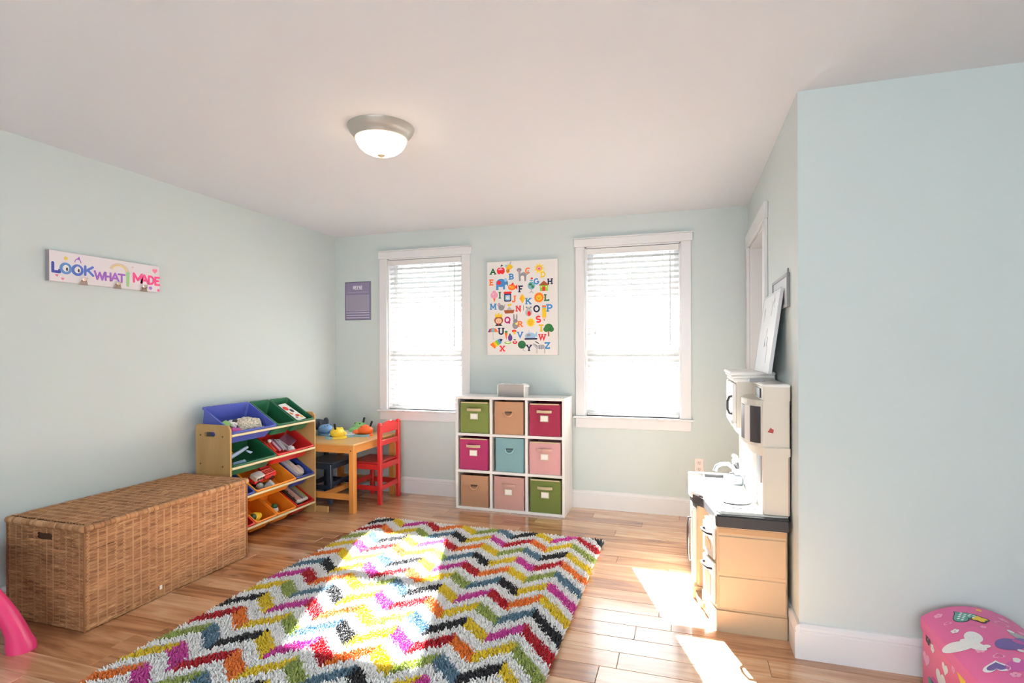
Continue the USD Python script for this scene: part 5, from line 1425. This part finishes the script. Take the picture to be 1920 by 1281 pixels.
t_teal, t_white, t_purple, t_mag, t_yel, t_light, t_dark, t_grey = (M("trunk_" + n, c, .5) for n, c in (("teal", (98, 166, 152)), ("white", (240, 238, 238)), ("purple", (112, 92, 160)), ("magenta", (206, 92, 170)), ("yellow", (240, 206, 60)), ("light_pink", (242, 168, 198)), ("dark", (60, 50, 56)), ("grey", (176, 180, 182))))
hb = unary_union([heart(.042)])
print_top(hb.buffer(.003), 4.262, -2.115, t_dark, 0, None, 200)
print_top(hb, 4.262, -2.115, t_teal, 1, "teal heart with white dots", 200)
hr = affinity.translate(affinity.rotate(hb, 200, origin=(0, 0)), 4.262, -2.115)
for ix in range(-4, 5):
    for iy in range(-4, 5):
        q = (4.262 + ix * .0155 + (iy % 2) * .0078, -2.115 + iy * .0125)
        if hr.contains(Point(q).buffer(.004)):
            print_top(Point(0, 0).buffer(.0046, 5), q[0], q[1], t_white, 2)
bow = unary_union([affinity.rotate(affinity.translate(affinity.scale(Point(0, 0).buffer(1, 10), .052, .034), -.045, 0), 12, origin=(0, 0)), affinity.rotate(affinity.translate(affinity.scale(Point(0, 0).buffer(1, 10), .052, .034), .045, 0), -12, origin=(0, 0)), Point(0, 0).buffer(.018, 8)])
print_top(bow, 4.345, -2.290, t_purple, 1, "large purple bow", 25)
print_top(Point(0, 0).buffer(.016, 8), 4.345, -2.290, t_magenta if False else t_mag, 2)
print_top(bow.buffer(-.004), 4.32, -2.435, t_mag, 1, "magenta bow with white dots", 10)
for dx, dy in ((-.045, .006), (-.020, -.010), (.03, .008), (.055, -.006), (.0, .018)):
    print_top(Point(0, 0).buffer(.0085, 6), 4.32 + dx, -2.435 + dy, t_white, 2)
for x_, yy, s, m_ in ((4.195, -2.075, .014, t_light), (4.330, -2.06, .010, t_yel), (4.39, -2.10, .016, t_light), (4.20, -2.20, .013, t_white), (4.23, -2.255, .016, t_grey), (4.285, -2.20, .009, t_light), (4.405, -2.19, .014, t_light), (4.44, -2.26, .018, t_grey), (4.42, -2.36, .020, t_yel), (4.215, -2.345, .014, t_light), (4.40, -2.47, .016, t_white), (4.24, -2.50, .014, t_light)):
    print_top(flower(s), x_, yy, m_, 1)
def petal(w, l, a):
    return affinity.rotate(affinity.scale(Point(0, 0).buffer(1, 10), w, l), a, origin=(0, 0))


print_top(unary_union([affinity.translate(petal(.026, .044, 30), -.03, .01), affinity.translate(petal(.024, .04, -25), .03, .012), affinity.translate(petal(.018, .05, 0), 0, -.02)]), 4.205, -2.285, t_white, 1, "white cloud print", 20)
print_top(unary_union([affinity.translate(petal(.03, .05, 60), -.03, 0), affinity.translate(petal(.03, .05, 100), .035, .01)]), 4.420, -2.255, t_grey, 1, "pale grey petal print", -10)
print_top(unary_union([petal(.012, .06, 75), affinity.translate(petal(.012, .05, 100), .01, .02)]), 4.415, -2.325, t_yel, 1, "yellow ribbon print", 0)
print_top(heart(.034), 4.215, -2.445, t_white, 1, "white heart print", 160)
print_top(heart(.024), 4.215, -2.445, t_purple, 2, None, 160)
print_top(unary_union([petal(.030, .018, 0), petal(.018, .030, 0)]), 4.30, -2.14, t_dark, 1, None, 0)
print_top(unary_union([petal(.024, .012, 0), petal(.012, .024, 0)]), 4.30, -2.14, t_yel, 2, None, 0)
print_top(petal(.05, .03, 35), 4.44, -2.44, t_purple, 1, None, 0)
for x_, yy in ((4.32, -2.36), (4.28, -2.42), (4.38, -2.39), (4.24, -2.33), (4.46, -2.20), (4.36, -2.21)):
    print_top(Point(0, 0).buffer(.010, 7), x_, yy, t_white, 3)
for x_, yy, s in ((4.36, -2.15, .022), (4.20, -2.14, .012), (4.45, -2.16, .014), (4.245, -2.39, .016)):
    h_ = heart(s)
    print_top(h_.difference(heart(s * .72)), x_, yy, t_light, 1, None, 170)
for yy, z_, s, m_, kind_ in ((-2.09, .205, .022, t_dark, "f"), (-2.20, .11, .040, t_white, "h"), (-2.27, .06, .04, t_purple, "f"), (-2.36, .21, .03, t_yel, "h"), (-2.12, .045, .03, t_teal, "h"), (-2.075, .12, .030, t_light, "h"), (-2.13, .19, .016, t_white, "f"), (-2.16, .075, .034, t_mag, "b"), (-2.235, .17, .024, t_white, "h"), (-2.31, .10, .028, t_yel, "f"), (-2.30, .205, .014, t_light, "f"), (-2.40, .16, .026, t_purple, "b"), (-2.46, .07, .03, t_light, "h"), (-2.50, .18, .018, t_white, "f")):
    g = heart(s) if kind_ == "h" else flower(s) if kind_ == "f" else affinity.scale(bow, s / .08, s / .08, origin=(0, 0))
    print_side(g, yy, z_, m_, 1)
"""#END"""
